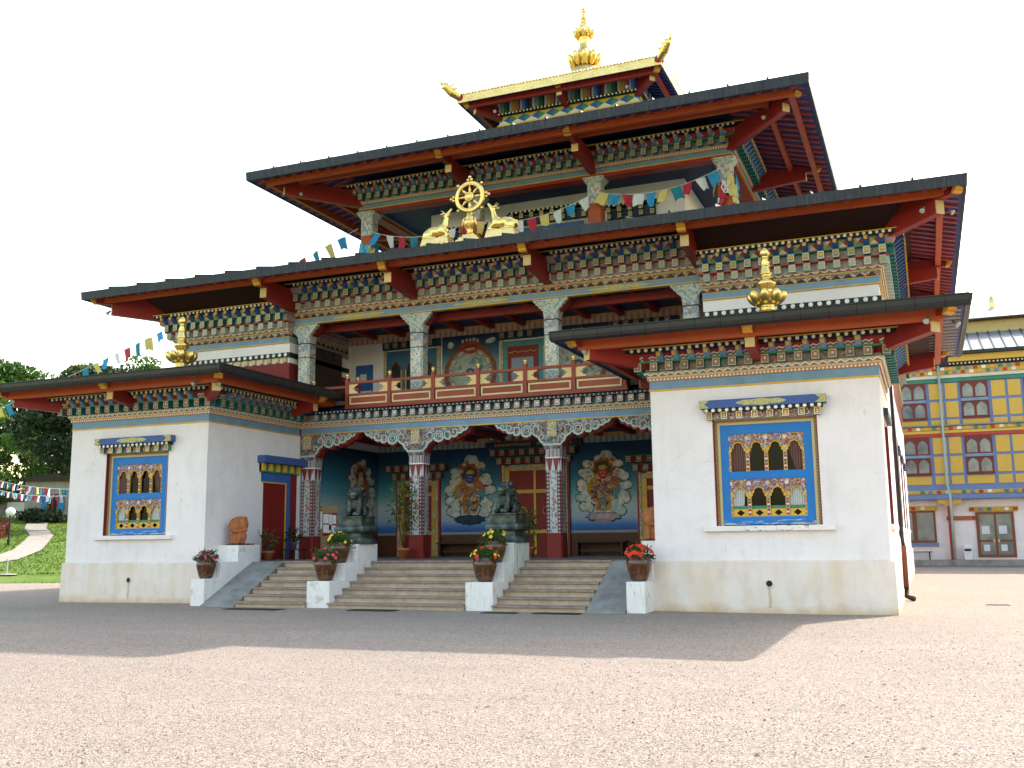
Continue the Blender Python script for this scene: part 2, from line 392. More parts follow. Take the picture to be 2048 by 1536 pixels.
mat('paper', lambda: mx(both(frac(XYZ()[2] / .035) < .4, noise(P(), 30) > .45), (.7, .7, .74), (.45, .45, .5)), .8, wear=.05)
def stepstone():
    x, y, z = XYZ(); j = absn(frac(x / 1.35 + mth('FLOOR', z / .162) * .37) - .5) < .004
    c = mx(smooth(noise(P(), 5, 6), .4, .7), (.5, .395, .3), (.4, .31, .235)); return mx(smooth(noise(vec(x, y, z * 4), 2.6, 6, .75), .58, .7), c, mx(smooth(noise(P(), 1.1, 3), .45, .6), (.62, .6, .55), (.1, .09, .07)))
mat('riser_stone', stepstone, .8, wear=.3)
mat('tread_stone', lambda: mx(smooth(noise(P(), 4, 6, .7), .45, .7), (.33, .245, .21), (.2, .145, .125)), .8, wear=.35)
mat('concrete', lambda: mx(smooth(noise(P(), 1.7, 7, .7), .4, .68), (.3, .29, .275), (.17, .16, .15)), .9, bump=plaster, wear=.3)
mat('porch_floor', lambda: mx(smooth(noise(P(), 2, 5), .4, .7), (.2, .18, .17), (.12, .1, .095)), .45, wear=.2)
def muralwall():
    x, y, z = XYZ()
    return ramp((z - 1.9) / 3.2, [(0., (.03, .1, .36)), (.07, (.06, .18, .5)), (.15, (.32, .42, .54)), (.28, (.42, .51, .54)), (.43, (.1, .31, .4)), (.59, (.025, .15, .25)), (.85, (.015, .045, .12))])
mat('mural_ground', muralwall, .7, wear=.12)
def drape(a, b, z0):
    def f():
        s, z = along(); k = absn(frac(s / .21) - .5) * 1.6
        return mx(z < z0 + .16, mx(k, a, (.5, .5, .45)), mx(k, b, (.6, .5, .42)))
    return f
mat('drape_green', drape((.5, .2, .15), (.1, .28, .22), 4.86), .7, wear=.1)
mat('drape_red', drape((.5, .22, .12), (.46, .17, .1), 8.7), .7, wear=.1)
def stripes():
    s, z = along(); u = s * 1 + 14.6
    k = frac(u / 1.53)
    return ramp(k, [(0, (.2, .03, .04)), (.08, (.6, .6, .55)), (.16, (.2, .32, .26)), (.27, (.03, .14, .07)), (.38, (.02, .02, .03)), (.43, (.65, .62, .55)), (.49, (.6, .38, .05)), (.6, (.5, .2, .1)), (.7, (.18, .02, .04)), (.74, (.65, .65, .62)), (.79, (.12, .25, .55)), (.88, (.02, .07, .36)), (.95, (.02, .02, .04))], 'CONSTANT')
mat('striped_panel', stripes, .6, wear=.1)
def quarter():
    s, z = along(); a = frac(s / .62) - .5; b = (z - 18.55) / .35
    t = absn(a) * 2 < (1 - absn(b - .5) * 2)
    return mx(t, mx(b > .5, (.62, .6, .56), (.55, .36, .06)), mx(a > 0, (.02, .1, .36), (.05, .2, .1)))
mat('quartered_panel', quarter, .6, wear=.1)
mat('downpipe', (.05, .04, .035), .4, metal=.5, wear=.3); mat('rust_pipe', (.22, .07, .03), .7, wear=.3)
mat('lamp_metal', (.3, .3, .29), .4, metal=.6, wear=.1)
mat('bronze', lambda: mx(smooth(noise(P(), 7, 5), .45, .65), (.035, .04, .038), (.09, .115, .1)), .38, metal=.55, wear=.35)
mat('bronze_dull', lambda: mx(smooth(noise(P(), 4, 6), .42, .66), (.04, .048, .046), (.12, .15, .135)), .55, metal=.25, wear=.3)
mat('terracotta', lambda: mx(smooth(noise(P(), 8, 5), .4, .7), (.42, .15, .055), (.3, .09, .04)), .85, wear=.2)
def glaze():
    x, y, z = XYZ(); return mx(smooth(noise(P(), 7, 5, .6, 1.2), .5, .62), (.075, .025, .012), (.17, .07, .02))
mat('glazed_pot', glaze, .22, spec=.5, wear=.2, coat=.3)
mat('soil', (.03, .02, .013), .95)
mat('purple_pot', (.16, .09, .25), .5)
# flags
for nm, c in [('flag_red', (.42, .025, .05)), ('flag_blue', (.03, .25, .5)), ('flag_teal', (.02, .2, .28)), ('flag_white', (.6, .62, .66)), ('flag_yellow', (.6, .48, .16)), ('flag_indigo', (.05, .08, .3)), ('flag_cyan', (.12, .4, .55))]:
    mat(nm, lambda c=c: mx(noise(P(), 25, 3) > .62, c, tuple(q * .6 for q in c)), .8, wear=.2, wscale=5)
    b = MATS[nm].node_tree.nodes['Principled BSDF']
    b.inputs['Subsurface Weight'].default_value = 0
# plants
def leafm(nm, a, b, sc=4.0, tr=.3):
    m = mat(nm, lambda: mx(smooth(noise(P(), sc, 3), .35, .7), a, b), .6, wear=.3, spec=.2)
    nt = m.node_tree; p = nt.nodes['Principled BSDF']; t = nt.nodes.new('ShaderNodeBsdfTranslucent'); mxn = nt.nodes.new('ShaderNodeMixShader')
    lk = p.inputs['Base Color'].links[0].from_socket; nt.links.new(lk, t.inputs[0]); mxn.inputs[0].default_value = tr
    nt.links.new(p.outputs[0], mxn.inputs[1]); nt.links.new(t.outputs[0], mxn.inputs[2]); nt.links.new(mxn.outputs[0], nt.nodes['Material Output'].inputs[0])
leafm('leaf_mid', (.045, .1, .02), (.1, .18, .035)); leafm('leaf_dark', (.012, .028, .012), (.035, .06, .02), .8, .12); leafm('leaf_light', (.09, .17, .03), (.16, .26, .05), 1.0, .4)
leafm('leaf_olive', (.08, .12, .03), (.15, .17, .06), 1.0, .35); leafm('leaf_pot', (.035, .09, .02), (.08, .16, .03), 8.); leafm('hedge_red', (.16, .045, .03), (.26, .09, .05), 2.)
leafm('leaf_fresh', (.1, .19, .03), (.17, .28, .06), 3., .4)
mat('bark', (.06, .045, .035), .9, wear=.4)
for nm, c in [('petal_pink', (.75, .08, .16)), ('petal_red', (.8, .035, .02)), ('petal_yellow', (.8, .55, .05)), ('petal_rose', (.62, .12, .26))]: mat(nm, c, .6, wear=.15, wscale=20)
# ground
def gravelc():
    v = P(); x, y, z = XYZ(); n = noise(v, .2, 5, .6); n2 = noise(vec(x * .25, y * 1.1, 0.), 1.0, 5, .65)
    c = mx(smooth(n * .5 + n2 * .5, .4, .6), (.395, .302, .242), (.352, .278, .226))
    c = mx(smooth(noise(vec(x * .4, y * 1.6, 3.), .6, 6, .7), .52, .7), c, (.4, .31, .262))
    cell = ramp(vor(v, 66, out='Color'), [(.2, .42), (.35, .84), (.5, 1.), (.65, 1.1), (.8, 1.35)])
    c = mul(1.0, c, cell); c = mul(1.0, c, ramp(noise(v, 95, 3, .7), [(.32, .66), (.5, 1.), (.7, 1.15)]))
    c = mul(1.0, c, ramp(noise(vec(x * 3.2, y * 7, 0.), 1.6, 6, .75), [(.28, .8), (.48, 1.), (.7, 1.06)]))
    c = mx(smooth(noise(v, 2.2, 6, .7), .68, .75), c, (.33, .3, .15)); return mx(vor(v, 5.5) < .022, c, (.06, .05, .045))
def gravelb():
    v = P(); return (vor(v, 66) * .6 + noise(v, 90, 3, .7) * .6 + noise(v, 12, 5) * .8, 1., .022)
mat('gravel_ground', gravelc, .95, bump=gravelb, wear=.06, wscale=.6)
mat('gravel_stone', lambda: (lambda n: mx(smooth(n, .35, .65), (.25, .19, .155), (.52, .42, .35)))(noise(P(), 9, 1)), .95, wear=.3, wscale=16)
mat('grass_ground', lambda: mx(smooth(noise(P(), .5, 6, .65), .38, .66), (.1, .165, .018), (.15, .21, .03)), .95, wear=.25, wscale=1.5, bump=lambda: (noise(P(), 30, 4), .8, .06))
leafm('grass_blade', (.09, .16, .018), (.17, .23, .035), .6, .35)
mat('path_gravel', lambda: mx(smooth(noise(P(), 1.2, 5), .4, .65), (.34, .29, .24), (.28, .245, .21)), .95, wear=.2, wscale=8)
mat('asphalt', lambda: mx(smooth(noise(P(), .8, 6), .4, .65), (.15, .125, .115), (.2, .17, .155)), .95, wear=.2)
mat('iron', (.03, .032, .035), .6, metal=.4)
mat('ochre_wall', (.62, .39, .075), .75, wear=.1, wscale=.6); mat('timber_blue', (.15, .21, .4), .6, wear=.15); mat('brown_frame', (.16, .03, .025), .55, wear=.15)
mat('window_glass', lambda: mx(smooth(noise(P(), .9, 3), .4, .6), (.1, .12, .13), (.2, .22, .22)), .12, spec=.6, wear=0)
mat('wood_door', (.2, .06, .025), .5, wear=.2); mat('metal_roof', (.2, .22, .24), .45, metal=.5, wear=.2); mat('pipe_green', (.36, .42, .36), .5)
mat('pale_trim', (.6, .56, .46), .6); mat('sign_red', (.36, .03, .025), .5); mat('plastic_white', (.7, .7, .7), .4); mat('roof_tile', (.28, .09, .05), .85, wear=.35)
mat('old_plaster', lambda: mx(smooth(noise(P(), .6, 6, .7), .4, .65), (.42, .38, .32), (.27, .24, .2)), .9, wear=.2)
mat('stone_wall', lambda: ramp(vor(P(), 2.2, out='Color'), [(0, (.12, .11, .1)), (.5, (.26, .24, .21)), (1, (.34, .31, .27))]), .9, wear=.3)
def sillc():
    x, y, z = XYZ(); n = noise(vec(x * 2.2, y, z * 9), 3.2, 5, .7); return mx(both(smooth(n, .56, .6), both(absn(x - .12) < .75, y < -.1)), (.8, .755, .75), (.2, .2, .2))
mat('sill_paint', sillc, .8, wear=.1)
mat('globe', (.8, .8, .8), .3, wear=0)
# ------------------------------------------------------------------ ground
def hill(x, y):
    r = (x - .75) * -.737 + (y + 22.8) * .676
    d = max(0., r - 50.5)
    h = .103 * d if d > 3 else .103 * d * d / 6
    return min(h, 6.5 + .01 * d)
def sheet(name, xs, ys, off, material, kind='structure', zf=hill):
    v = [(x, y, zf(x, y) + off) for y in ys for x in xs]; n = len(xs)
    f = [(j * n + i, j * n + i + 1, (j + 1) * n + i + 1, (j + 1) * n + i) for j in range(len(ys) - 1) for i in range(n - 1)]
    o = MB().add(v, f).build(name, material, smooth=True); o['kind'] = kind; return o
def axis(*segs):
    out = []
    for a, b, st in segs:
        x = a
        while x < b - 1e-6: out.append(x); x += st
    out.append(segs[-1][1]); return out
sheet('ground', axis((-1500, -140, 170), (-140, 60, 4), (60, 1500, 180)), axis((-600, -60, 90), (-60, 120, 4), (120, 2000, 235)), -.03, M['grass_ground'])
# the gravel yard; its left edge runs along the foot of the lawn
yl = [(-31.5, -60), (-33, -20), (-34.5, 0), (-37.2, 6), (-38.6, 10.2), (-36.2, 11.4), (-33.9, 11.9), (-30, 13.2), (-27, 17), (-25, 30), (-24, 60)]
def xedge(y):
    for (a, b), (c, d) in zip(yl[:-1], yl[1:]):
        if b <= y <= d: return a + (c - a) * (y - b) / (d - b)
    return -24
ysg = axis((-60, -24, 6), (-24, 16, 1), (16, 39.0, 3)); v = []; f = []; nx = 60
for y in ysg:
    x0 = xedge(y)
    for i in range(nx + 1):
        t = i / nx; x = x0 + (45 - x0) * t
        v.append((x, y, .004 + .012 * math.sin(x * .9) * math.sin(y * .7 + 1) + hill(x, y)))
f = [(j * (nx + 1) + i, j * (nx + 1) + i + 1, (j + 1) * (nx + 1) + i + 1, (j + 1) * (nx + 1) + i) for j in range(len(ysg) - 1) for i in range(nx)]
o = MB().add(v, f).build('gravel_yard', M['gravel_ground'], smooth=True); o['kind'] = 'structure'
# loose gravel lying on it, thickest where the camera can see single stones
rs = np.random.RandomState(3); N = 42000
ang = rs.uniform(-.62, .62, N); rad = 4.2 + 15.5 * rs.uniform(0, 1, N) ** 1.25
px = .75 + rad * np.sin(ang - .3885); py = -22.84 + rad * np.cos(ang - .3885)
sz = rs.lognormal(-5.0, .4, N)
base = np.array([(1, 0, 0), (-.5, .86, 0), (-.5, -.86, 0), (.2, .1, .8), (-.35, -.2, .62)]); fb = [(0, 1, 3), (1, 4, 3), (1, 2, 4), (2, 0, 3), (2, 3, 4)]
vv = np.empty((N, 5, 3)); th = rs.uniform(0, 6.28, N); c_, s_ = np.cos(th), np.sin(th); jit = rs.uniform(.6, 1.35, (N, 5, 3))
b = base[None] * jit * sz[:, None, None]
vv[:, :, 0] = b[:, :, 0] * c_[:, None] - b[:, :, 1] * s_[:, None] + px[:, None]; vv[:, :, 1] = b[:, :, 0] * s_[:, None] + b[:, :, 1] * c_[:, None] + py[:, None]
zz = .004 + .012 * np.sin(px * .9) * np.sin(py * .7 + 1); vv[:, :, 2] = b[:, :, 2] + zz[:, None] - .001
me = bpy.data.meshes.new('loose_gravel'); fl = (np.array(fb)[None] + (np.arange(N) * 5)[:, None, None]).reshape(-1, 3)
me.from_pydata(vv.reshape(-1, 3).tolist(), [], fl.tolist()); me.materials.append(M['gravel_stone'])
o = obj('loose_gravel', me, kind='stuff'); o['label'] = 'loose pale gravel scattered over the yard'; o['category'] = 'gravel'
# footpath climbing the lawn
pts = [(-47.5, 9.0, 1.9), (-44.0, 13.0, 1.8), (-44.6, 16.6, 1.6), (-47.0, 20.3, 1.5), (-50.0, 23.6, 1.45), (-53.2, 27.0, 1.4), (-57.3, 30.2, 1.4), (-60.2, 33.0, 1.4), (-62, 35, 1.4)]
v = []; f = []
P3 = []
for i in range(len(pts) - 1):
    for k in range(5):
        t = k / 5; P3.append(tuple(pts[i][q] + (pts[i + 1][q] - pts[i][q]) * t for q in range(3)))
P3.append(pts[-1])
for i, (x, y, wd) in enumerate(P3):
    a = Vector(P3[max(i - 1, 0)][:2]); b = Vector(P3[min(i + 1, len(P3) - 1)][:2]); t = (b - a).normalized(); n = Vector((t.y, -t.x))
    for q in (-1, -.5, 0, .5, 1):
        xx, yy = x + n.x * wd / 2 * q, y + n.y * wd / 2 * q; v.append((xx, yy, hill(xx, yy) + .02))
f = [(j * 5 + i, j * 5 + i + 1, (j + 1) * 5 + i + 1, (j + 1) * 5 + i) for j in range(len(P3) - 1) for i in range(4)]
o = MB().add(v, f).build('footpath', M['path_gravel'], smooth=True); o['kind'] = 'structure'
# street and kerbed pavement before the yellow house
o = MB().box(-40, 45, 36.4, 39.0, -.2, .016).build('street', M['asphalt']); o['kind'] = 'structure'
o = MB().box(-40, 45, 39.0, 40.2, -.2, .33).build('pavement', M['concrete'], bevel=.02); o['kind'] = 'structure'
# rough grass standing on the lawn near the footpath
rs = np.random.RandomState(12); N = 36000; gx = rs.uniform(-66, -27, N); gy = rs.uniform(8, 37, N)
pp = np.array([(a, b) for a, b, _ in P3]); keep = np.ones(N, bool)
for a, b, wd in P3: keep &= (gx - a) ** 2 + (gy - b) ** 2 > (wd * .52) ** 2
keep &= np.array([xedge(q) for q in gy]) - .3 > gx
gx, gy = gx[keep], gy[keep]; N = len(gx); gz_ = np.array([hill(a, b) for a, b in zip(gx, gy)]) - .035
th = rs.uniform(0, 6.28, N); hh = rs.uniform(.05, .13, N); ww = rs.uniform(.03, .07, N); lx, ly = rs.normal(0, .04, N), rs.normal(0, .04, N)
v = np.stack([np.stack([gx - np.cos(th) * ww, gy - np.sin(th) * ww, gz_], 1), np.stack([gx + np.cos(th) * ww, gy + np.sin(th) * ww, gz_], 1), np.stack([gx + lx, gy + ly, gz_ + hh], 1)], 1).reshape(-1, 3)
me = bpy.data.meshes.new('lawn_grass'); me.from_pydata(v.tolist(), [], np.arange(N * 3).reshape(N, 3).tolist()); me.materials.append(M['grass_blade'])
o = obj('lawn_grass', me, kind='stuff'); o['label'] = 'short rough grass on the sloping lawn'; o['category'] = 'grass'
# ------------------------------------------------------------------ the temple
XL, XA, XB, XR = -22.98, -17.91, -5.08, 0.0      # outer wall, inner wall of the left wing, of the right wing, outer wall
XC = (XL + XR) / 2; YF = 4.45; YB = 26.9; YC = 15.7
temple = thing('temple', 'white and red Himalayan-style temple with three stacked roofs and painted cornices', 'temple', (XC, YF, 0))
T = temple
def tp(mb, name, mats, parent=None, **kw): return mb.build(name, mats, parent or T, **kw)
PF = 1.13                                         # porch floor
# --- masses
for x0, x1 in ((XL, XA), (XB, XR)):
    m = MB().frus(x0, x1, 0, 4.6, 1.1, x0 + .02, x1 - .02, .02, 4.6, 5.06); tp(m, 'wing_wall', M['white_render'])
    m = MB().frus(x0 - .085, x1 + .085, -.085, 4.6, -.3, x0 - .06, x1 + .06, -.06, 4.6, 1.11); m.frus(x0 - .06, x1 + .06, -.06, 4.6, 1.11, x0 + .0, x1 - .0, 0, 4.6, 1.14); tp(m, 'plinth', M['plinth_render'])
    tp(MB().box(x0 + .02, x1 - .02, .05, 4.6, 5.06, 6.1), 'wing_core', M['dark_maroon'])
for s, (x0, x1) in ((-1, (XL, -18.35)), (1, (-4.63, XR))):
    tp(MB().box(x0 if s < 0 else -5.35, -17.63 if s < 0 else x1 - .3, 4.7, YB, 0, 6.3), 'wall', M['white_render'])
    tp(MB().box(x0 + (0 if s < 0 else .0), x1, YF, YB, 6.3, 7.52), 'maroon_wall', M['maroon'])
    tp(MB().box(x0, x1, YF + .01, YB, 7.52, 8.24), 'upper_wall', M['white_render'])
    tp(MB().box(x0 + .03, x1 - .03, YF + .05, YB, 8.24, 10.4), 'upper_core', M['dark_maroon'])
# white right flank with its row of windows is one long wall, the plinth runs on
tp(MB().frus(XR - .3, XR + .085, 4.6, YB, -.3, XR - .3, XR + .06, 4.6, YB, 1.11), 'plinth', M['plinth_render'])
tp(MB().frus(XL - .085, XL + .3, 4.6, YB, -.3, XL - .06, XL + .3, 4.6, YB, 1.11), 'plinth', M['plinth_render'])
tp(MB().box(-17.75, -5.23, 9.1, YB, 0, 6.0), 'porch_back_wall', M['maroon'])
tp(MB().box(-18.4, -4.58, 8.1, YB, 6.0, 10.4), 'loggia_back_wall', M['white_render'])
tp(MB().box(-17.75, -5.23, 4.75, 9.1, 5.2, 6.0), 'porch_ceiling', M['deep_blue'])
tp(MB().box(-18.4, -4.58, 4.62, 8.1, 6.0, 6.33), 'loggia_floor', M['concrete'])
tp(MB().box(-18.4, -4.58, 4.8, 8.1, 9.0, 10.4), 'loggia_ceiling', M['deep_blue'])
tp(MB().box(-17.9, -5.09, 1.52, 9.1, -.3, PF), 'porch_floor', M['porch_floor'])
for x in [-17.2 + 1.15 * k for k in range(11)]:
    tp(MB().box(x - .09, x + .09, 4.8, 9.1, 5.05, 5.2), 'ceiling_beam', M['red_paint'])
    tp(MB().box(x - .09, x + .09, 4.9, 8.1, 8.84, 9.0), 'ceiling_beam', M['red_paint'])
# upper storey: gallery, inner room, ceiling; lantern under the golden roof
UX0, UX1, UY0, UY1 = -18.6, -4.38, 9.1, 22.3
tp(MB().box(-16.45, -6.4, 11, 20.4, 10.2, 14.95), 'upper_room_wall', M['white_render'])
tp(MB().box(UX0 + .3, UX1 - .3, UY0 + .35, UY1 - .3, 14.3, 15.1), 'gallery_ceiling', M['deep_blue'])
tp(MB().box(UX0 - .1, UX1 + .1, UY0 - .3, UY1, 10.9, 11.3), 'gallery_floor', M['concrete'])
tp(MB().box(XC - 2.75, XC + 2.75, 13.4, 18.0, 15.5, 19.4), 'lantern_wall', M['maroon'])

# --- roofs --------------------------------------------------------
def rect(e, r): return (r[0] - e, r[1] + e, r[2] - e, r[3] + e)
def roof(rc, zb, zt, inner, slope, ridge_z=None, edge='slate_fascia', name='roof', seam=1.15, sides='FR', thick=None, edge_h=.0):
    """rc eave rectangle, inner rectangle where the roof meets the next wall"""
    d = min(inner[0] - rc[0], rc[1] - inner[1], inner[2] - rc[2])
    zi = zt + slope * d
    m = MB().ring(rect(-.02, rc), zt - .05, rect(-.01, rc), zt, inner, zi, inner, zi - (zt - zb), 0)
    R = tp(m, name, [M['roof_sheet']])
    m = MB().ring(rect(-.06, rc), zb + .03, rect(-.05, rc), zb + .045, inner, zi - (zt - zb) + .02, inner, zi - (zt - zb) - .0, 0)
    tp(m, 'soffit', M['soffit_boards'], R)
    m = MB().ring(rect(0, rc), zb, rect(.02, rc), zt + .015, rect(-.03, rc), zt + .015, rect(-.06, rc), zb, 0)
    tp(m, 'fascia', M[edge], R)
    # standing seams, clipped at the hips
    if seam:
        for ax, a0, a1 in ((0, rc[0], rc[1]), (1, rc[2], rc[3])):
            n = int((a1 - a0) / seam)
            for k in range(1, n):
                a = (a1 - a0) * k / n; L = min(d, a, a1 - a0 - a)
                me = MB().hexa([(-.035, 0, 0), (.035, 0, 0), (.035, L, slope * L), (-.035, L, slope * L)], [(-.02, -.02, .085), (.02, -.02, .085), (.02, L, slope * L + .07), (-.02, L, slope * L + .07)]).mesh('roof_seam', M['slate_fascia'])
                if ax == 0: obj('roof_seam', me, R, (rc[0] + a, rc[2] + .01, zt + .005))
                else: obj('roof_seam', me, R, (rc[1] - .01, rc[2] + a, zt + .005), math.pi / 2)
    return R, zi
def rafters(R, rc, zb, slope, L, wid, pitch, matname, sides='FR', hgt=.07, inset=.16):
    me = MB().hexa([(-wid / 2, 0, -hgt), (wid / 2, 0, -hgt), (wid / 2, L, slope * L - hgt), (-wid / 2, L, slope * L - hgt)], [(-wid / 2, 0, .02), (wid / 2, 0, .02), (wid / 2, L, slope * L + .02), (-wid / 2, L, slope * L + .02)]).mesh('rafter', M[matname])
    z = zb + slope * inset + .02
    if 'F' in sides:
        n = int((rc[1] - rc[0] - 1.0) / pitch)
        mb = MB()
        for k in range(n + 1):
            x = rc[0] + .5 + k * (rc[1] - rc[0] - 1) / n; LL = max(.25, min(L, x - rc[0] - .15, rc[1] - x - .15)); y = rc[2] + inset
            mb.hexa([(x - wid / 2, y, z - hgt), (x + wid / 2, y, z - hgt), (x + wid / 2, y + LL, z + slope * LL - hgt), (x - wid / 2, y + LL, z + slope * LL - hgt)], [(x - wid / 2, y, z), (x + wid / 2, y, z), (x + wid / 2, y + LL, z + slope * LL), (x - wid / 2, y + LL, z + slope * LL)])
        o = tp(mb, 'rafter_row', M[matname], R); o['kind'] = 'stuff'
    if 'R' in sides:
        n = int((rc[3] - rc[2] - 1.0) / pitch)
        for k in range(n + 1):
            y = rc[2] + .5 + k * (rc[3] - rc[2] - 1) / n
            s_ = min(1, (y - rc[2] - .15) / L, (rc[3] - y - .15) / L)
            if s_ > .12: obj('rafter', me, R, (rc[1] - inset, y, z), math.pi / 2, scale=(1, s_, s_) if s_ < 1 else 1)
    if 'L' in sides:
        n = int((rc[3] - rc[2] - 1.0) / pitch); mb = MB()
        for k in range(n + 1):
            y = rc[2] + .5 + k * (rc[3] - rc[2] - 1) / n; LL = max(.25, min(L, y - rc[2] - .15, rc[3] - y - .15)); x = rc[0] + inset
            mb.hexa([(x, y - wid / 2, z - hgt), (x, y + wid / 2, z - hgt), (x + LL, y + wid / 2, z + slope * LL - hgt), (x + LL, y - wid / 2, z + slope * LL - hgt)], [(x, y - wid / 2, z), (x, y + wid / 2, z), (x + LL, y + wid / 2, z + slope * LL), (x + LL, y - wid / 2, z + slope * LL)])
        o = tp(mb, 'rafter_row', M[matname], R); o['kind'] = 'stuff'
def purlin(R, rc, i0, i1, z0, z1, matname='orange_beam'):
    a, b = rect(-i0, rc), rect(-i1, rc)
    tp(MB().ring(a, z0, a, z1, b, z1, b, z0), 'purlin', M[matname], R)
SL = .26
# wings
WE = 1.75
wing_roofs = []
for x0, x1 in ((XL, XA), (XB, XR)):
    rc = (x0 - WE, x1 + WE, -WE, 4.4 + .9)
    xm = (x0 + x1) / 2; zt, zb, sw = 6.27, 6.1, .165
    half = (rc[1] - rc[0]) / 2; zr = zt + sw * half; yr = rc[2] + half
    v = [(rc[0], rc[2], zt), (rc[1], rc[2], zt), (rc[1], 4.44, zt), (rc[0], 4.44, zt), (xm, yr, zr), (xm, 4.44, zr)]
    mb = MB().add(v, [(0, 1, 4), (1, 2, 5, 4), (0, 4, 5, 3), (2, 3, 5)])
    R = tp(mb, 'wing_roof', M['roof_sheet'])
    wing_roofs.append(R)
    a = (rc[0], rc[1], rc[2], 4.43)
    def rf(e): return (a[0] - e, a[1] + e, a[2] - e, a[3])
    # box gutter round three sides
    for q, (p0, p1) in enumerate((((a[0] - .06, a[2] - .0), (a[1] + .06, a[2] - .0)), ((a[1], a[2] - .06), (a[1], a[3])), ((a[0], a[2] - .06), (a[0], a[3])))):
        d = Vector((p1[0] - p0[0], p1[1] - p0[1], 0)).normalized(); nrm = Vector(((0, -1, 0), (1, 0, 0), (-1, 0, 0))[q])
        prof = [(-.02, .0), (.03, -.01), (.09, .03), (.11, .1), (.115, .2), (.135, .215), (.135, .235), (.09, .235), (-.02, .235)]
        P0, P1 = Vector((p0[0], p0[1], 6.08)), Vector((p1[0], p1[1], 6.08)); L = (P1 - P0).length
        tp(MB().prism(prof, lambda e, z, t, P0=P0, d=d, nrm=nrm: tuple(P0 + d * t + nrm * e + Vector((0, 0, z))), 0, L), 'gutter', M['gutter'], R)
    tp(MB().ring(rf(-.03), 6.1, rf(-.03), 6.12, (x0 - .5, x1 + .5, -.5, 4.44), 6.3, (x0 - .5, x1 + .5, -.5, 4.44), 6.28), 'soffit', M['soffit_boards'], R)
    tp(MB().ring((a[0] + .42, a[1] - .42, a[2] + .42, 4.44), 5.93, (a[0] + .42, a[1] - .42, a[2] + .42, 4.44), 6.17, (a[0] + .56, a[1] - .56, a[2] + .56, 4.3), 6.17, (a[0] + .56, a[1] - .56, a[2] + .56, 4.3), 5.93), 'purlin', M['orange_beam'], R)
    # dark soffit panel between cornice and purlin
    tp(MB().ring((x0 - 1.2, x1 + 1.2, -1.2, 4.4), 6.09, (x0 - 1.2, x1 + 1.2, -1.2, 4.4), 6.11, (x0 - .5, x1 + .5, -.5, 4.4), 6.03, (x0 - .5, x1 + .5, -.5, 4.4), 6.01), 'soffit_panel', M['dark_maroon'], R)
    # pale edges of the boards under the eave, on the flank the camera sees
    for xe, sgn in ((a[1] - .08, -1), (a[0] + .08, 1)):
        if xe < -10 or (sgn > 0): continue
        for k in range(15):
            y = -1.3 + k * .38
            tp(MB().box(min(xe, xe + sgn * .95), max(xe, xe + sgn * .95), y, y + .018, 6.075, 6.1 + .02), 'rafter', M['rafter_red' if k < 0 else 'pale_trim'], R)
    for k in range(20):
        pass
    # seams standing on the roof
    for k in range(1, 8):
        y = a[2] + k * .8
        if y < 4.3:
            t_ = min(1, (y - a[2]) / half)
            tp(MB().hexa([(a[1], y - .04, zt), (a[1], y + .04, zt), (a[1] - half * t_, y + .04, zt + sw * half * t_), (a[1] - half * t_, y - .04, zt + sw * half * t_)], [(a[1], y - .03, zt + .07), (a[1], y + .03, zt + .07), (a[1] - half * t_, y + .03, zt + sw * half * t_ + .07), (a[1] - half * t_, y - .03, zt + sw * half * t_ + .07)]), 'roof_seam', M['roof_sheet'], R)
    for k in range(1, 8):
        x = a[0] + k * (a[1] - a[0]) / 8; t_ = min(x - a[0], a[1] - x) / half
        tp(MB().hexa([(x - .04, a[2], zt), (x + .04, a[2], zt), (x + .04, a[2] + half * t_, zt + sw * half * t_), (x - .04, a[2] + half * t_, zt + sw * half * t_)], [(x - .03, a[2], zt + .07), (x + .03, a[2], zt + .07), (x + .03, a[2] + half * t_, zt + sw * half * t_ + .07), (x - .03, a[2] + half * t_, zt + sw * half * t_ + .07)]), 'roof_seam', M['roof_sheet'], R)
# main roof
rcM = (-25.15, 2.17, 2.13, 29.2)
Rm, zi = roof(rcM, 9.82, 10.07, (UX0 + .2, UX1 - .2, UY0 - .2, UY1 - .2), SL, name='main_roof')
rafters(Rm, rcM, 9.82, SL, 2.1, .12, .44, 'rafter_red', 'FRL')
purlin(Rm, rcM, .5, .66, 9.78, 10.02)
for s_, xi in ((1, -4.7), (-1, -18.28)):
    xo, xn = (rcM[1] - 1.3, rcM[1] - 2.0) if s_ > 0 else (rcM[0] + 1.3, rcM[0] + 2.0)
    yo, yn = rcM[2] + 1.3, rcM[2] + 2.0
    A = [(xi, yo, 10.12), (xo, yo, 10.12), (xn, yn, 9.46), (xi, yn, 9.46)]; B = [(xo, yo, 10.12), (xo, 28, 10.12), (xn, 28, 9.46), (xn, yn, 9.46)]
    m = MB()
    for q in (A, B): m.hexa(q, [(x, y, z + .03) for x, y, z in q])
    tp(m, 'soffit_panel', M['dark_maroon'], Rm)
# upper roof
rcU = (-21.42, -1.56, 5.88, 25.6)
Ru, zi2 = roof(rcU, 14.74, 15.04, (XC - 2.7, XC + 2.7, 13.5, 17.9), SL, name='upper_roof')
rafters(Ru, rcU, 14.74, SL, 2.6, .13, .48, 'rafter_red', 'FRL')
purlin(Ru, rcU, .5, .66, 14.66, 14.92); purlin(Ru, rcU, 1.35, 1.5, 14.86, 15.1)
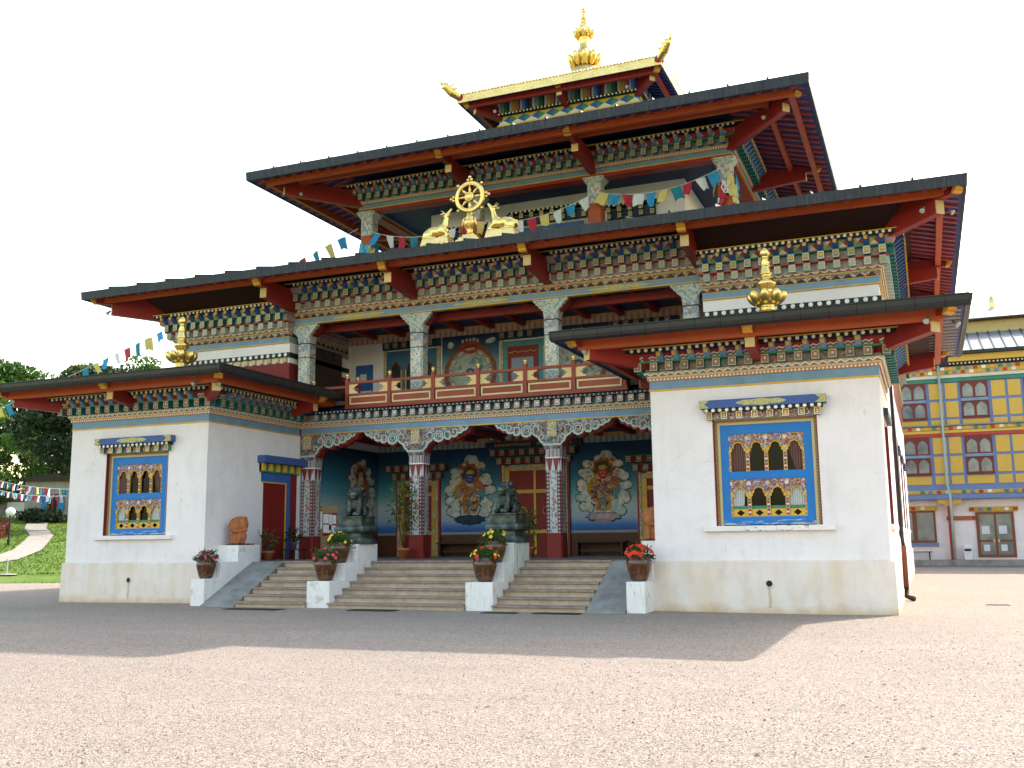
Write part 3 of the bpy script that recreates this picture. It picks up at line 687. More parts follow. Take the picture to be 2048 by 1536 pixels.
# golden roof
rcG = (-15.72, -7.26, 11.85, 19.6)
m = MB().ring(rcG, 19.5, rect(.01, rcG), 19.56, (XC - .4, XC + .4, YC - .4, YC + .4), 21.15, (XC - .4, XC + .4, YC - .4, YC + .4), 21.0)
Rg = tp(m, 'golden_roof', M['gold_embossed'])
tp(MB().ring(rect(0, rcG), 19.2, rect(.015, rcG), 19.53, rect(-.04, rcG), 19.53, rect(-.04, rcG), 19.2), 'golden_fascia', M['gold_embossed'], Rg)
tp(MB().ring(rect(-.06, rcG), 19.26, rect(-.05, rcG), 19.28, (XC - 2.7, XC + 2.7, 13.5, 17.9), 19.75, (XC - 2.7, XC + 2.7, 13.5, 17.9), 19.73), 'soffit', M['blue_paint'], Rg)
rafters(Rg, rcG, 19.24, .27, 1.5, .12, .3, 'soffit_boards', 'FRL')
purlin(Rg, rcG, .34, .5, 19.08, 19.34, 'red_paint')
me = MB().lathe([(.0, 0), (.06, 0), (.06, .07), (.0, .09)], 8).mesh('ridge_bead', M['gold_embossed'])
mb = MB()
for k in range(58):
    x = rcG[0] + .3 + k * (rcG[1] - rcG[0] - .6) / 57; mb.ell((x, rcG[2] - .01, 19.55), (.06, .05, .05), nu=6, nv=4)
for k in range(52):
    y = rcG[2] + .3 + k * (rcG[3] - rcG[2] - .6) / 51; mb.ell((rcG[1] + .01, y, 19.55), (.05, .06, .05), nu=6, nv=4)
o = tp(mb, 'scalloped_edge', M['gold_embossed'], Rg); o['kind'] = 'stuff'
# lantern cornice
LR = (XC - 2.75, XC + 2.75, 13.4, 18.0)
def lring(n, z0, z1, e, mt, par=None): return tp(MB().ring(rect(e, LR), z0, rect(e, LR), z1, rect(-.1, LR), z1, rect(-.1, LR), z0), n, M[mt], par)
Lc = lring('lantern_cornice', 18.9, 19.0, .36, 'black_paint')
lring('striped_frieze', 19.0, 19.5, .3, 'striped_panel', Lc); lring('quartered_frieze', 18.55, 18.9, .2, 'quartered_panel', Lc); lring('gold_ledge', 18.42, 18.53, .26, 'gold_paint', Lc)
mb = MB()
for k in range(40):
    mb.disc((LR[0] - .3 + k * (LR[1] - LR[0] + .6) / 39, LR[2] - .36, 18.95), (0, -1, 0), .04, .02, 10)
    mb.disc((LR[1] + .36, LR[2] - .3 + k * (LR[3] - LR[2] + .6) / 39, 18.95), (1, 0, 0), .04, .02, 10)
o = tp(mb, 'dot_row', M['white_paint'], Lc); o['kind'] = 'stuff'

# --- carrying brackets --------------------------------------------
def bracket(par, org, d, zb, L1, L2, h1, h2, wd, name='bracket_beam'):
    """org point under the wall edge, d unit direction outwards, zb underside height at the wall"""
    d = Vector((d[0], d[1], 0)).normalized(); sd = Vector((-d.y, d.x, 0)); O = Vector((org[0], org[1], zb))
    def F(e, z, t): return tuple(O + d * e + sd * t + Vector((0, 0, z)))
    pl = [(-.3, -.05), (.2, -.05), (L1 * .55, .03), (L1, .1), (L1, h1), (-.3, h1)]
    b = tp(MB().prism(pl, F, -wd / 2, wd / 2), name, M['red_paint'], par)
    pu = [(-.3, h1 + .004), (L2 - .2, h1 + .004), (L2, h1 + h2), (-.3, h1 + h2)]
    tp(MB().prism(pu, F, -wd / 2 + .015, wd / 2 - .015), 'upper_arm', M['red_paint'], b)
    pe = [(L2 - .22, h1 + .004)]
    for k in range(3):
        a0 = L2 - .2 + .075 * k; z0 = h1 + h2 * k / 3
        pe += [(a0 + .05, z0 + .0), (a0 + .105, z0 + h2 * .13), (a0 + .11, z0 + h2 * .3)]
    pe += [(L2 + .03, h1 + h2 + .005), (L2 - .12, h1 + h2 + .005)]
    tp(MB().prism(pe, F, -wd / 2 - .003, wd / 2 + .003), 'carved_end', M['yellow_paint'], b)
    tp(MB().hexa([F(L1 + .003, .1 - .006, -wd / 2 - .006), F(L1 + .03, .1 - .006, -wd / 2 - .006), F(L1 + .03, .1 - .006, wd / 2 + .006), F(L1 + .003, .1 - .006, wd / 2 + .006)],
                 [F(L1 + .003, h1 - .004, -wd / 2 - .006), F(L1 + .03, h1 - .004, -wd / 2 - .006), F(L1 + .03, h1 - .004, wd / 2 + .006), F(L1 + .003, h1 - .004, wd / 2 + .006)]), 'beam_end', M['pale_yellow'], b)
    return b
q2 = 2 ** .5
for i, (x0, x1) in enumerate(((XL, XA), (XB, XR))):
    R = wing_roofs[i]; xm = (x0 + x1) / 2
    bracket(R, (xm, 0), (0, -1), 5.62, 1.16, 1.56, .36, .22, .2)
    for x, dx in ((x0, -1), (x1, 1)): bracket(R, (x, 0), (dx, -1), 5.62, 1.16 * q2, 1.54 * q2, .38, .24, .22)
    for x, dx in ((x0, -1), (x1, 1)): bracket(R, (x, 3.6), (dx, 0), 5.62, 1.16, 1.56, .36, .22, .2)
for x in (-18.25, -13.75, -9.25, -4.73): bracket(Rm, (x, YF), (0, -1), 9.25, 1.62, 2.12, .4, .28, .22)
for x, dx in ((XL, -1), (XR, 1)): bracket(Rm, (x, YF), (dx, -1), 9.3, 1.55 * q2, 2.06 * q2, .44, .26, .24)
for y in (9.6, 14.0, 18.4, 22.6):
    for x, dx in ((XL, -1), (XR, 1)): bracket(Rm, (x, y), (dx, 0), 9.3, 1.55, 2.02, .44, .26, .22)
for x in (-13.85, -9.2): bracket(Ru, (x, UY0), (0, -1), 14.26, 1.9, 2.8, .36, .28, .22)
for x, dx in ((UX0, -1), (UX1, 1)): bracket(Ru, (x, UY0), (dx, -1), 14.38, 2.0 * q2, 2.5 * q2, .36, .24, .24)
for y in (13.5, 17.9, 22.3):
    for x, dx in ((UX0, -1), (UX1, 1)): bracket(Ru, (x, y), (dx, 0), 14.38, 1.9, 2.5, .36, .24, .22)
bracket(Rg, (XC, 13.4), (0, -1), 18.85, 1.1, 1.3, .3, .2, .2)
for x, dx in ((LR[0], -1), (LR[1], 1)): bracket(Rg, (x, 13.4), (dx, -1), 18.8, .95 * q2, 1.3 * q2, .3, .22, .22)

# --- cornices -----------------------------------------------------
class Run:
    def __init__(s, p, d, n, L): s.p = Vector((p[0], p[1], 0)); s.d = Vector((d[0], d[1], 0)); s.n = Vector((n[0], n[1], 0)); s.L = L; s.rz = math.atan2(d[1], d[0])
    def w(s, a, e, z): return tuple(s.p + s.d * a + s.n * e + Vector((0, 0, z)))
def front(x0, x1, y): return Run((x0, y), (1, 0), (0, -1), x1 - x0)
def right(x, y0, y1): return Run((x, y0), (0, 1), (1, 0), y1 - y0)
def left(x, y0, y1): return Run((x, y1), (0, -1), (-1, 0), y1 - y0)
def blockmesh(nm, w_, h, d, face, side): 
    mb = MB().add([(-w_ / 2, 0, 0), (w_ / 2, 0, 0), (w_ / 2, 0, h), (-w_ / 2, 0, h)], [(0, 1, 2, 3)], 0)
    mb.add([(-w_ / 2, 0, 0), (w_ / 2, 0, 0), (w_ / 2, 0, h), (-w_ / 2, 0, h), (-w_ / 2 * .9, d, 0), (w_ / 2 * .9, d, 0), (w_ / 2 * .9, d, h), (-w_ / 2 * .9, d, h)],
           [(0, 4, 5, 1), (1, 5, 6, 2), (2, 6, 7, 3), (3, 7, 4, 0), (4, 7, 6, 5)], 1)
    return mb.mesh(nm, [M[face], M[side]])
BW = blockmesh('cornice_block', .17, .19, .26, 'block_red', 'teal_paint')
BG = blockmesh('cornice_block', .17, .2, .26, 'block_gold', 'teal_paint')
BP = blockmesh('cornice_block', .17, .2, .22, 'block_pale', 'scroll_trim')
BL = blockmesh('cornice_block', .16, .17, .24, 'block_lite', 'bluegreen')
def corbelmesh(col, h=.19, d=.3, w_=.13):
    pr = [(0, 0), (.03, 0.), (.1, .03), (.17, .09), (.23, .135), (d, .15), (d, h), (0, h)]
    mb = MB().prism([(e, z) for e, z in pr], lambda e, z, t: (t, d - e, z), -w_ / 2, w_ / 2, 0)
    tb = [(-.045, .17), (-.045, .1), (-.03, .075), (.03, .075), (.045, .1), (.045, .17)]
    mb.prism([(a, z) for a, z in tb], lambda a, z, t: (a, t, z), -.03, .012, 1)
    return mb.mesh('corbel', [M[col], M['gold_paint']])
CB = corbelmesh('corbel_blue'); CD = corbelmesh('corbel_deep', w_=.15)
def tilemesh():
    w_, h = .2, .18
    v = [(-w_ / 2, 0, 0), (w_ / 2, 0, 0), (w_ / 2, -.1, h), (-w_ / 2, -.1, h), (0, -.075, h / 2)]
    mb = MB(); mb.add(v, [(0, 1, 4)], 0); mb.add(v, [(1, 2, 4)], 1); mb.add(v, [(2, 3, 4)], 2); mb.add(v, [(3, 0, 4)], 3)
    return mb
TL = []
for ms in (('tri_green', 'tri_red', 'tri_white', 'tri_yellow'), ('tri_white', 'tri_red', 'tri_green', 'tri_yellow')):
    TL.append(tilemesh().mesh('pyramid_tile', [M[q] for q in ms]))
DOT = MB().lathe([(.0, 0), (.043, 0), (.043, .012), (.036, .02), (.0, .02)], 12); DOT.v = [(x, -z, y) for x, y, z in DOT.v]; DOTM = DOT.mesh('dot', M['white_paint'])
def place(nm, me, run, ss, e, z, par, stuff=False):
    if stuff:
        mb = MB(); cs, sn = math.cos(run.rz), math.sin(run.rz)
        for a in ss:
            p = run.w(a, e, z)
            mb.v += [(p[0] + v.co.x * cs - v.co.y * sn, p[1] + v.co.x * sn + v.co.y * cs, p[2] + v.co.z) for v in me.vertices]
            o0 = len(mb.v) - len(me.vertices)
            for q in me.polygons: mb.f.append(tuple(i + o0 for i in q.vertices)); mb.m.append(q.material_index)
        o = tp(mb, nm + '_row', list(me.materials), par); o['kind'] = 'stuff'; return
    for a in ss: obj(nm, me, par, run.w(a, e, z), run.rz)
def evenly(L, pitch, m0=0., m1=0.):
    n = max(1, round((L - m0 - m1) / pitch)); return [m0 + (k + .5) * (L - m0 - m1) / n for k in range(n)]
def gaps(ss, run, cuts): return [a for a in ss if all(abs(a - c) > g for c, g in cuts)]
def rr(box, e, z0, z1, e1=None):
    """cornice board round a block (x0,x1,y0,y1): front and both sides, back fixed"""
    x0, x1, y0, y1 = box; e1 = e if e1 is None else e1
    return MB().ring((x0 - e, x1 + e, y0 - e, y1), z0, (x0 - e1, x1 + e1, y0 - e1, y1), z1, (x0 + .08, x1 - .08, y0 + .08, y1 - .02), z1, (x0 + .08, x1 - .08, y0 + .08, y1 - .02), z0)
mat('bead_w', frz_beads(5.29), .6, wear=.15); mat('zig_w', frz_zig(5.4), .6, wear=.15)
for (x0, x1) in ((XL, XA), (XB, XR)):
    bx_ = (x0 + .02, x1 - .02, .02, 4.48)
    c = tp(rr(bx_, .03, 5.09, 5.288), 'wing_cornice', M['light_blue'])
    for nm, e, z0, z1, mt, e1 in (('gold_line', .04, 5.05, 5.09, 'gold_paint', None), ('bead_frieze', .06, 5.288, 5.405, 'bead_w', .08), ('zigzag_frieze', .1, 5.405, 5.49, 'zig_w', .16),
                                  ('flower_panel', .1, 5.49, 5.69, 'frz_panel', None), ('green_ledge', .34, 5.692, 5.725, 'green_paint', None), ('cloud_panel', .3, 5.725, 5.9, 'cloud_panel', .36),
                                  ('dot_board', .6, 5.9, 5.985, 'black_paint', None), ('gold_line', .63, 5.987, 6.01, 'gold_paint', None)):
        tp(rr(bx_, e, z0, z1, e1), nm, M[mt], c)
    runs = [(front(x0, x1, 0.02), [((x1 - x0) / 2, .17)], False), (right(x1 - .02, 0, 4.48), [(3.6, .16)], x1 > -1)]
    for run, cuts, st in runs:
        fr = run.n.y < -.5
        ss = evenly(run.L, .363)
        place('cornice_block', BW, run, [-.2] * fr + ss + [run.L + .2] * fr, .36, 5.495, c, st)
        place('corbel', CB, run, [a + .18 for a in gaps(ss, run, cuts)][:-1], .6, 5.718, c, st)
        place('dot', DOTM, run, gaps(evenly(run.L, .17, -.35 if fr else -.3, -.35 if fr else .2), run, cuts), .603, 5.943, c, st)
    run = left(x0 + .02, 0, 4.48); ss = evenly(run.L, .363)
    place('cornice_block', BW, run, ss, .36, 5.495, c, True); place('corbel', CB, run, ss, .6, 5.718, c, True)
# porch cornice
mat('bead_p', frz_beads(5.3), .6, wear=.15); mat('zig_p', frz_zig(5.41), .6, wear=.15)
run = front(-17.3, -5.08, 4.6)
def fb(mb_, x0, x1, yb, e, z0, z1, e1=None):
    e1 = e if e1 is None else e1
    return mb_.hexa([(x0, yb - e, z0), (x1, yb - e, z0), (x1, yb + .15, z0), (x0, yb + .15, z0)], [(x0, yb - e1, z1), (x1, yb - e1, z1), (x1, yb + .15, z1), (x0, yb + .15, z1)])
c = tp(fb(MB(), -17.9, -5.09, 4.6, .04, 5.12, 5.3), 'porch_beam', M['light_blue'])
for nm, e, z0, z1, mt, e1 in (('gold_line', .05, 5.085, 5.118, 'gold_paint', None), ('bead_frieze', .06, 5.302, 5.415, 'bead_p', .08), ('zigzag_frieze', .1, 5.417, 5.5, 'zig_p', .14),
                              ('flower_panel', .1, 5.502, 5.7, 'frz_panel', None), ('dot_board', .36, 5.7, 5.78, 'navy', None)):
    tp(fb(MB(), -17.9, -5.09, 4.6, e, z0, z1, e1), nm, M[mt], c)
ss = evenly(12.3, .315); place('cornice_block', BL, run, ss, .33, 5.51, c)
me = MB().ell((0, 0, 0), (.026, .02, .026), nu=8, nv=5).mesh('dot', M['white_paint']); place('small_dot', me, run, evenly(12.0, .135, .1), .365, 5.74, c, True)
# main cornice: corner blocks and the raised middle
def main_cornice(dz, boards, runs, nm):
    c = tp(boards(.03, 8.22 + dz, 8.38 + dz, None), nm, M['light_blue'])
    k = '%02d' % int(dz * 100)
    if 'scal' + k not in M:
        mat('tri' + k, frz_tri(8.4 + dz, .13), .6, wear=.15); mat('scal' + k, frz_scallop(8.58 + dz), .6, wear=.15)
    for q, e, z0, z1, mt, e1 in (('gold_line', .05, 8.19, 8.218, 'gold_paint', None), ('gold_line', .05, 8.382, 8.4, 'gold_paint', None), ('triangle_frieze', .05, 8.402, 8.535, 'tri' + k, None),
                                 ('beige_frieze', .08, 8.537, 8.58, 'ornament_gold', .1), ('scallop_frieze', .12, 8.582, 8.66, 'scal' + k, .15), ('flower_panel', .14, 8.662, 8.87, 'frz_panel', None),
                                 ('red_ledge', .3, 8.872, 8.9, 'tri_red', None), ('flower_panel', .26, 8.902, 9.12, 'frz_panel', None), ('green_ledge', .42, 9.122, 9.15, 'green_paint', None),
                                 ('pink_panel', .42, 9.152, 9.345, 'pink_paint', .52), ('dot_board', .68, 9.347, 9.43, 'black_paint', None), ('gold_line', .71, 9.432, 9.455, 'gold_paint', None)):
        tp(boards(e, z0 + dz, z1 + dz, e1), q, M[mt], c)
    for run, cuts, st, m0, m1 in runs:
        ss = evenly(run.L, .385, m0, m1)
        place('cornice_block', BP, run, ss, .31, 8.665 + dz, c, st); place('cornice_block', BG, run, ss, .45, 8.912 + dz, c, st)
        ss = gaps(ss, run, cuts)
        place('corbel', CD, run, ss, .7, 9.152 + dz, c, st)
        for j, a in enumerate(ss[:-1]):
            pass
        if not st:
            for j, a in enumerate(gaps([q + .1925 for q in ss[:-1]], run, cuts)): obj('pyramid_tile', TL[j % 2], c, run.w(a, .43, 9.16 + dz), run.rz)
        place('dot', DOTM, run, gaps(evenly(run.L, .155, m0 - .1, m1 - .1), run, cuts), .683, 9.389 + dz, c, st)
    return c
for x0, x1, s in ((XL, -18.35, -1), (-4.63, XR, 1)):
    def bd(e, z0, z1, e1, x0=x0, x1=x1, s=s):
        e1 = e if e1 is None else e1; i0 = (e, e1) if s < 0 else (e * .12, e1 * .12); i1 = (e, e1) if s > 0 else (e * .12, e1 * .12)
        return MB().ring((x0 - i0[0], x1 + i1[0], YF - e, YB), z0, (x0 - i0[1], x1 + i1[1], YF - e1, YB), z1, (x0 + .08, x1 - .08, YF + .08, YB - .1), z1, (x0 + .08, x1 - .08, YF + .08, YB - .1), z0)
    rl = [(front(x0, x1, YF), [((.0, .1))] if s < 0 else [(99, 0)], False, -.35 if s < 0 else .0, -.35 if s > 0 else .0)]
    rl.append((right(x1, YF, YB), [(99, 0)], True, -.3, 0) if s > 0 else (left(x0, YF, YB), [(99, 0)], True, 0, -.3))
    c = main_cornice(0., bd, rl, 'main_cornice')
    # the band of dots and squares on the maroon wall
    rc_ = (x0, x1, YF, YB)
    tp(rr((x0, x1, YF, YB - .1), .05, 7.70, 7.86, None), 'dot_band', M['black_paint'], c)
    n = int(5.1 / .245)
    big = MB().lathe([(.0, 0), (.062, 0), (.062, .014), (.052, .022), (.0, .022)], 14); big.v = [(x, -z, y) for x, y, z in big.v]
    bm_ = big.mesh('dot', M['white_paint']); sq = MB().box(-.075, .075, -.05, .06, 0, .15).mesh('square_block', M['pale_yellow'])
    run = front(x0, x1, YF); place('dot', bm_, run, evenly(run.L, .235), .053, 7.785, c); place('square_block', sq, run, evenly(run.L, .31), .03, 7.535, c)
    run = right(x1, YF, YB) if s > 0 else left(x0, YF, YB)
    place('dot', bm_, run, evenly(run.L, .235), .053, 7.785, c, True); place('square_block', sq, run, evenly(run.L, .31), .03, 7.535, c, True)
def bd(e, z0, z1, e1): return fb(MB(), -18.3, -4.68, 4.66, e, z0, z1, e1)
run = front(-18.3, -4.68, 4.66)
main_cornice(.6, bd, [(run, [(-18.25 + 18.3, .25), (-13.75 + 18.3, .2), (-9.25 + 18.3, .2), (-4.73 + 18.3, .25)], False, .1, .1)], 'middle_cornice')
# upper cornice
mat('frz_u', frz_beads(14.42), .6, wear=.15)
UB = (UX0 + .05, UX1 - .05, UY0 + .02, UY1)
def ub(e, z0, z1, e1=None): 
    e1 = e if e1 is None else e1; x0, x1, y0, y1 = UB
    return MB().ring((x0 - e, x1 + e, y0 - e, y1 + e), z0, (x0 - e1, x1 + e1, y0 - e1, y1 + e1), z1, (x0 + .45, x1 - .45, y0 + .45, y1 - .45), z1, (x0 + .45, x1 - .45, y0 + .45, y1 - .45), z0)
c = tp(ub(.02, 14.24, 14.4), 'upper_cornice', M['light_blue'])
for nm, e, z0, z1, mt, e1 in (('red_beam', 0., 14.1, 14.2, 'red_paint', None), ('gold_line', .04, 14.202, 14.238, 'gold_paint', None), ('bead_frieze', .05, 14.402, 14.52, 'frz_u', .08),
                              ('flower_panel', .1, 14.522, 14.74, 'frz_panel', None), ('green_ledge', .32, 14.742, 14.768, 'green_paint', None), ('diamond_panel', .28, 14.77, 14.97, 'diamond_panel', .36),
                              ('dot_board', .56, 14.972, 15.05, 'black_paint', None), ('gold_line', .59, 15.052, 15.075, 'gold_paint', None)):
    tp(ub(e, z0, z1, e1), nm, M[mt], c)
run = front(UB[0], UB[1], UB[2]); cuts = [(-13.85 - UB[0], .2), (-9.2 - UB[0], .2)]
ss = evenly(run.L, .38)
place('cornice_block', BG, run, ss, .34, 14.53, c); place('corbel', CB, run, gaps(ss, run, cuts), .57, 14.775, c)
place('dot', DOTM, run, gaps(evenly(run.L, .165, -.3, -.3), run, cuts), .563, 15.012, c, True)
run = right(UB[1], UB[2], UB[3]); ss = evenly(run.L, .38)
place('cornice_block', BG, run, ss, .34, 14.53, c, True); place('corbel', CB, run, ss, .57, 14.775, c, True); place('dot', DOTM, run, evenly(run.L, .165), .563, 15.012, c, True)
run = left(UB[0], UB[2], UB[3]); ss = evenly(run.L, .38); place('corbel', CB, run, ss, .57, 14.775, c, True)
# ------------------------------------------------------------------ columns and arches
def square(wd, ch, z0, z1, w2=None):
    a, c = wd / 2, ch; b = (w2 or wd) / 2
    pl = [(-a + c, -a), (a - c, -a), (a, -a + c), (a, a - c), (a - c, a), (-a + c, a), (-a, a - c), (-a, -a + c)]
    mb = MB(); n = 8; v = [(x, y, z0) for x, y in pl] + [(x * b / a, y * b / a, z1) for x, y in pl]
    return mb.add(v, [tuple(range(7, -1, -1)), tuple(range(8, 16))] + [(i, (i + 1) % 8, (i + 1) % 8 + 8, i + 8) for i in range(8)])
def spk(z1, hh):
    def f():
        x, y, z = XYZ(); g = NT.nodes.new('ShaderNodeNewGeometry'); t = absn(XYZ(S(g.outputs['True Normal']))[0]) > .6
        s = x + (y - x) * t; a = absn(frac(s / .2 + .5) - .5) * .2
        return mx(a < (z1 - z) * .07 / hh, (.2, .035, .03), (.5, .5, .56))
    return f
mat('spire_band', spk(2.86, .36), .6, wear=.15)
def column_pieces(par, pieces):
    for nm, z0, z1, wd, mt, w2 in pieces: square(wd, .05, z0, z1, w2).build(nm, M[mt], par, world=False)
G_PIECES = [('column_base', 0, .71, .52, 'maroon', .5), ('spire_band', 2.5, 2.86, .485, 'spire_band', None), ('white_line', 2.862, 2.9, .5, 'white_paint', None), ('lotus_band', 2.902, 3.13, .5, 'lotus_band', .53), ('capital', 3.132, 3.24, .53, 'carved_arch', .58)]
F_PIECES = [('drape_band', 1.37, 1.8, .445, 'column_drape', None), ('dark_line', 1.345, 1.368, .455, 'navy', None), ('bead_band', 1.802, 1.84, .46, 'navy', None), ('lotus_band', 1.842, 2.02, .45, 'column_drape', .49), ('capital', 2.022, 2.12, .49, 'carved_blue', .53)]
U_PIECES = [('painted_block', 1.9, 2.6, .5, 'column_drape', None), ('capital', 2.6, 2.82, .52, 'carved_blue', .8)]
for x in (-17.62, -13.69, -9.2, -5.36):
    o = square(.48, .05, .71, 2.5).build('column', M['column_cloth'], T, world=False); o.matrix_parent_inverse = Matrix.Translation((-XC, -YF, 0)); o.location = (x, 4.78, PF); WM[o.name] = Matrix.Translation((x, 4.78, PF))
    column_pieces(o, G_PIECES)
for x in (-17.95, -13.76, -9.24, -5.03):
    o = square(.44, .05, 0, 1.345).build('column', M['column_pale'], T, world=False); o.matrix_parent_inverse = Matrix.Translation((-XC, -YF, 0)); o.location = (x, 4.87, 6.33); WM[o.name] = Matrix.Translation((x, 4.87, 6.33))
    column_pieces(o, F_PIECES)
for x in (-18.3, -13.8, -9.2, -4.68):
    o = square(.5, .04, 0, 1.9).build('column', M['orange_beam'], T, world=False); o.matrix_parent_inverse = Matrix.Translation((-XC, -YF, 0)); o.location = (x, 9.42, 11.3); WM[o.name] = Matrix.Translation((x, 9.42, 11.3))
    column_pieces(o, U_PIECES)
HALF = [(0, 4.37), (.27, 4.37), (.3, 4.43), (.36, 4.47), (.43, 4.6), (.55, 4.67), (.62, 4.75), (.68, 4.68), (.8, 4.63), (.92, 4.67), (.98, 4.76), (1.06, 4.7), (1.16, 4.69), (1.24, 4.78), (1.3, 4.75), (1.4, 4.78), (1.45, 4.86), (1.55, 4.86), (1.62, 4.93), (1.72, 4.95), (1.78, 5.03), (1.86, 5.08)]
def arch(x, sides, y0=4.52):
    pr = [];
    if 'L' in sides: pr += [(-a, z) for a, z in HALF[::-1]]
    else: pr += [(-.26, 5.083), (-.26, 4.37)]
    if 'R' in sides: pr += HALF[1:]
    else: pr += [(.26, 4.37), (.26, 5.083)]
    pr[0] = (pr[0][0], 5.083); pr[-1] = (pr[-1][0], 5.083)
    fr = lambda a, z, t: (x + a, t, z)
    o = tp(MB().prism(pr, fr, y0, y0 + .12), 'carved_arch', M['carved_arch'])
    ed = [q for q in pr if q[1] < 5.075]
    tp(MB().tube([(x + a, y0 - .005, z + .02) for a, z in ed], .034, 6), 'scroll_trim', M['scroll_trim'], o)
    ins = [(a * .93, min(5.08, z + .1)) for a, z in pr]
    for k, (sx) in enumerate([s for s in (-1, 1) if ('L' if s < 0 else 'R') in sides]):
        for (cx, cz, r) in ((.8, 4.84, .15), (.8, 4.84, .08), (1.1, 4.86, .1), (1.36, 4.93, .08), (.5, 4.86, .1), (.33, 4.62, .07), (1.58, 4.99, .05), (.58, 5.0, .06), (1.0, 5.01, .05)):
            tp(MB().tube([(x + sx * (cx + r * math.cos(t)), y0 - .012, cz + r * .9 * math.sin(t)) for t in [j * .45 - .9 for j in range(12)]], .02, 5), 'scroll', M['scroll_trim'], o)
    red = [(a * (1.0 if abs(a) < .3 else 1.04), z - (.05 if z < 5.0 else 0)) for a, z in pr]
    tp(MB().prism(red, fr, y0 + .124, y0 + .42), 'arch_back', M['red_paint'], o)
    tp(MB().box(x - .15, x + .15, y0 - .03, y0 - .002, 4.62, 5.06), 'niche_panel', M['ornament_small'], o)
arch(-17.62, 'R'); arch(-13.69, 'LR'); arch(-9.2, 'LR'); arch(-5.36, 'L')
CAPF = [(0, 8.43), (.26, 8.43), (.28, 8.48), (.34, 8.51), (.37, 8.59), (.44, 8.61), (.46, 8.68), (.52, 8.7), (.54, 8.78)]
for x in (-17.95, -13.76, -9.24, -5.03):
    pr = [(-a, z) for a, z in CAPF[::-1]] + CAPF[1:]
    o = tp(MB().prism(pr, lambda a, z, t: (x + a, t, z), 4.64, 4.78), 'bracket_capital', M['carved_blue'])
    tp(MB().prism([(a * 1.03, z - (.02 if z < 8.7 else 0)) for a, z in pr], lambda a, z, t: (x + a, t, z), 4.784, 5.1), 'capital_back', M['red_paint'], o)
    tp(MB().tube([(x + a, 4.635, z + .015) for a, z in pr], .022, 5), 'scroll_trim', M['scroll_trim'], o)
tp(MB().box(-18.2, -4.8, 5.3, 5.5, 8.6, 8.84), 'loggia_beam', M['maroon'])
for x in (-15.85, -11.5, -7.1):          # gilded lozenges on the blue beam
    mb = MB(); n = 22
    pl = [((abs(math.cos(t)) ** .9) * math.copysign(.95, math.cos(t)), .062 * math.sin(t) * (1 + .25 * math.cos(7 * t))) for t in [2 * math.pi * k / 40 for k in range(40)]]
    tp(mb.prism(pl, lambda a, z, t: (x + a, t, 8.9 + z), 4.66 - .045, 4.66 - .036), 'gilded_ornament', M['ornament_gold'])
for x in (-13.8, -9.2):
    pass

# ------------------------------------------------------------------ balcony
def knob(x, y, z, par): tp(MB().lathe([(.0, 0), (.05, 0), (.03, .025), (.062, .06), (.066, .1), (.045, .14), (.015, .175), (0, .19)], 12, (x, y, z)), 'post_knob', M['knob_gold'], par, smooth=True)
mat('knob_gold', (.7, .48, .2), .3, metal=.7, wear=.2)
bal = tp(MB().box(-15.98, -6.78, 4.1, 4.24, 5.79, 5.9), 'balcony_railing', M['rail_red'])
XP = [-15.92, -14.4, -12.89, -11.38, -9.87, -8.37, -6.86]
for x in XP: tp(MB().box(x - .055, x + .055, 4.1, 4.21, 5.9, 6.76), 'railing_post', M['rail_red'], bal); knob(x, 4.155, 6.76, bal)
for a, b in zip(XP[:-1], XP[1:]):
    a += .057; b -= .057
    tp(MB().box(a, b, 4.11, 4.2, 6.57, 6.65), 'top_rail', M['rail_red'], bal); tp(MB().box(a, b, 4.12, 4.19, 6.2, 6.27), 'middle_rail', M['rail_red'], bal)
    tp(MB().box(a + .02, b - .02, 4.15, 4.17, 5.9, 6.2), 'infill_panel', M['panel_red'], bal)
    fr = tp(MB().ring((a + .03, b - .03, 0, 1), 0, (a + .03, b - .03, 0, 1), 0, (a, b, 0, 1), 0, (a, b, 0, 1), 0) if 0 else MB(), 'panel_frame', M['tan_light'], bal) if 0 else None
    x0, x1, z0, z1 = a + .03, b - .03, 5.915, 6.185
    mb = MB().box(x0, x1, 4.13, 4.15, z0, z0 + .05).box(x0, x1, 4.13, 4.15, z1 - .05, z1).box(x0, x0 + .05, 4.13, 4.15, z0 + .05, z1 - .05).box(x1 - .05, x1, 4.13, 4.15, z0 + .05, z1 - .05)
    tp(mb, 'panel_frame', M['tan_light'], bal)
    for x, s in ((a, 1), (b, -1)):
        pl = [(0, 0), (.33, 0), (.3, .05), (.22, .07), (.2, .12), (.12, .15), (.2, .18), (.22, .23), (.3, .25), (.33, .3), (0, .3)]
        tp(MB().prism([(x + s * p, 6.27 + z) for p, z in pl], lambda p, z, t: (p, t, z), 4.14, 4.165), 'corner_fret', M['tan_paint'], bal)
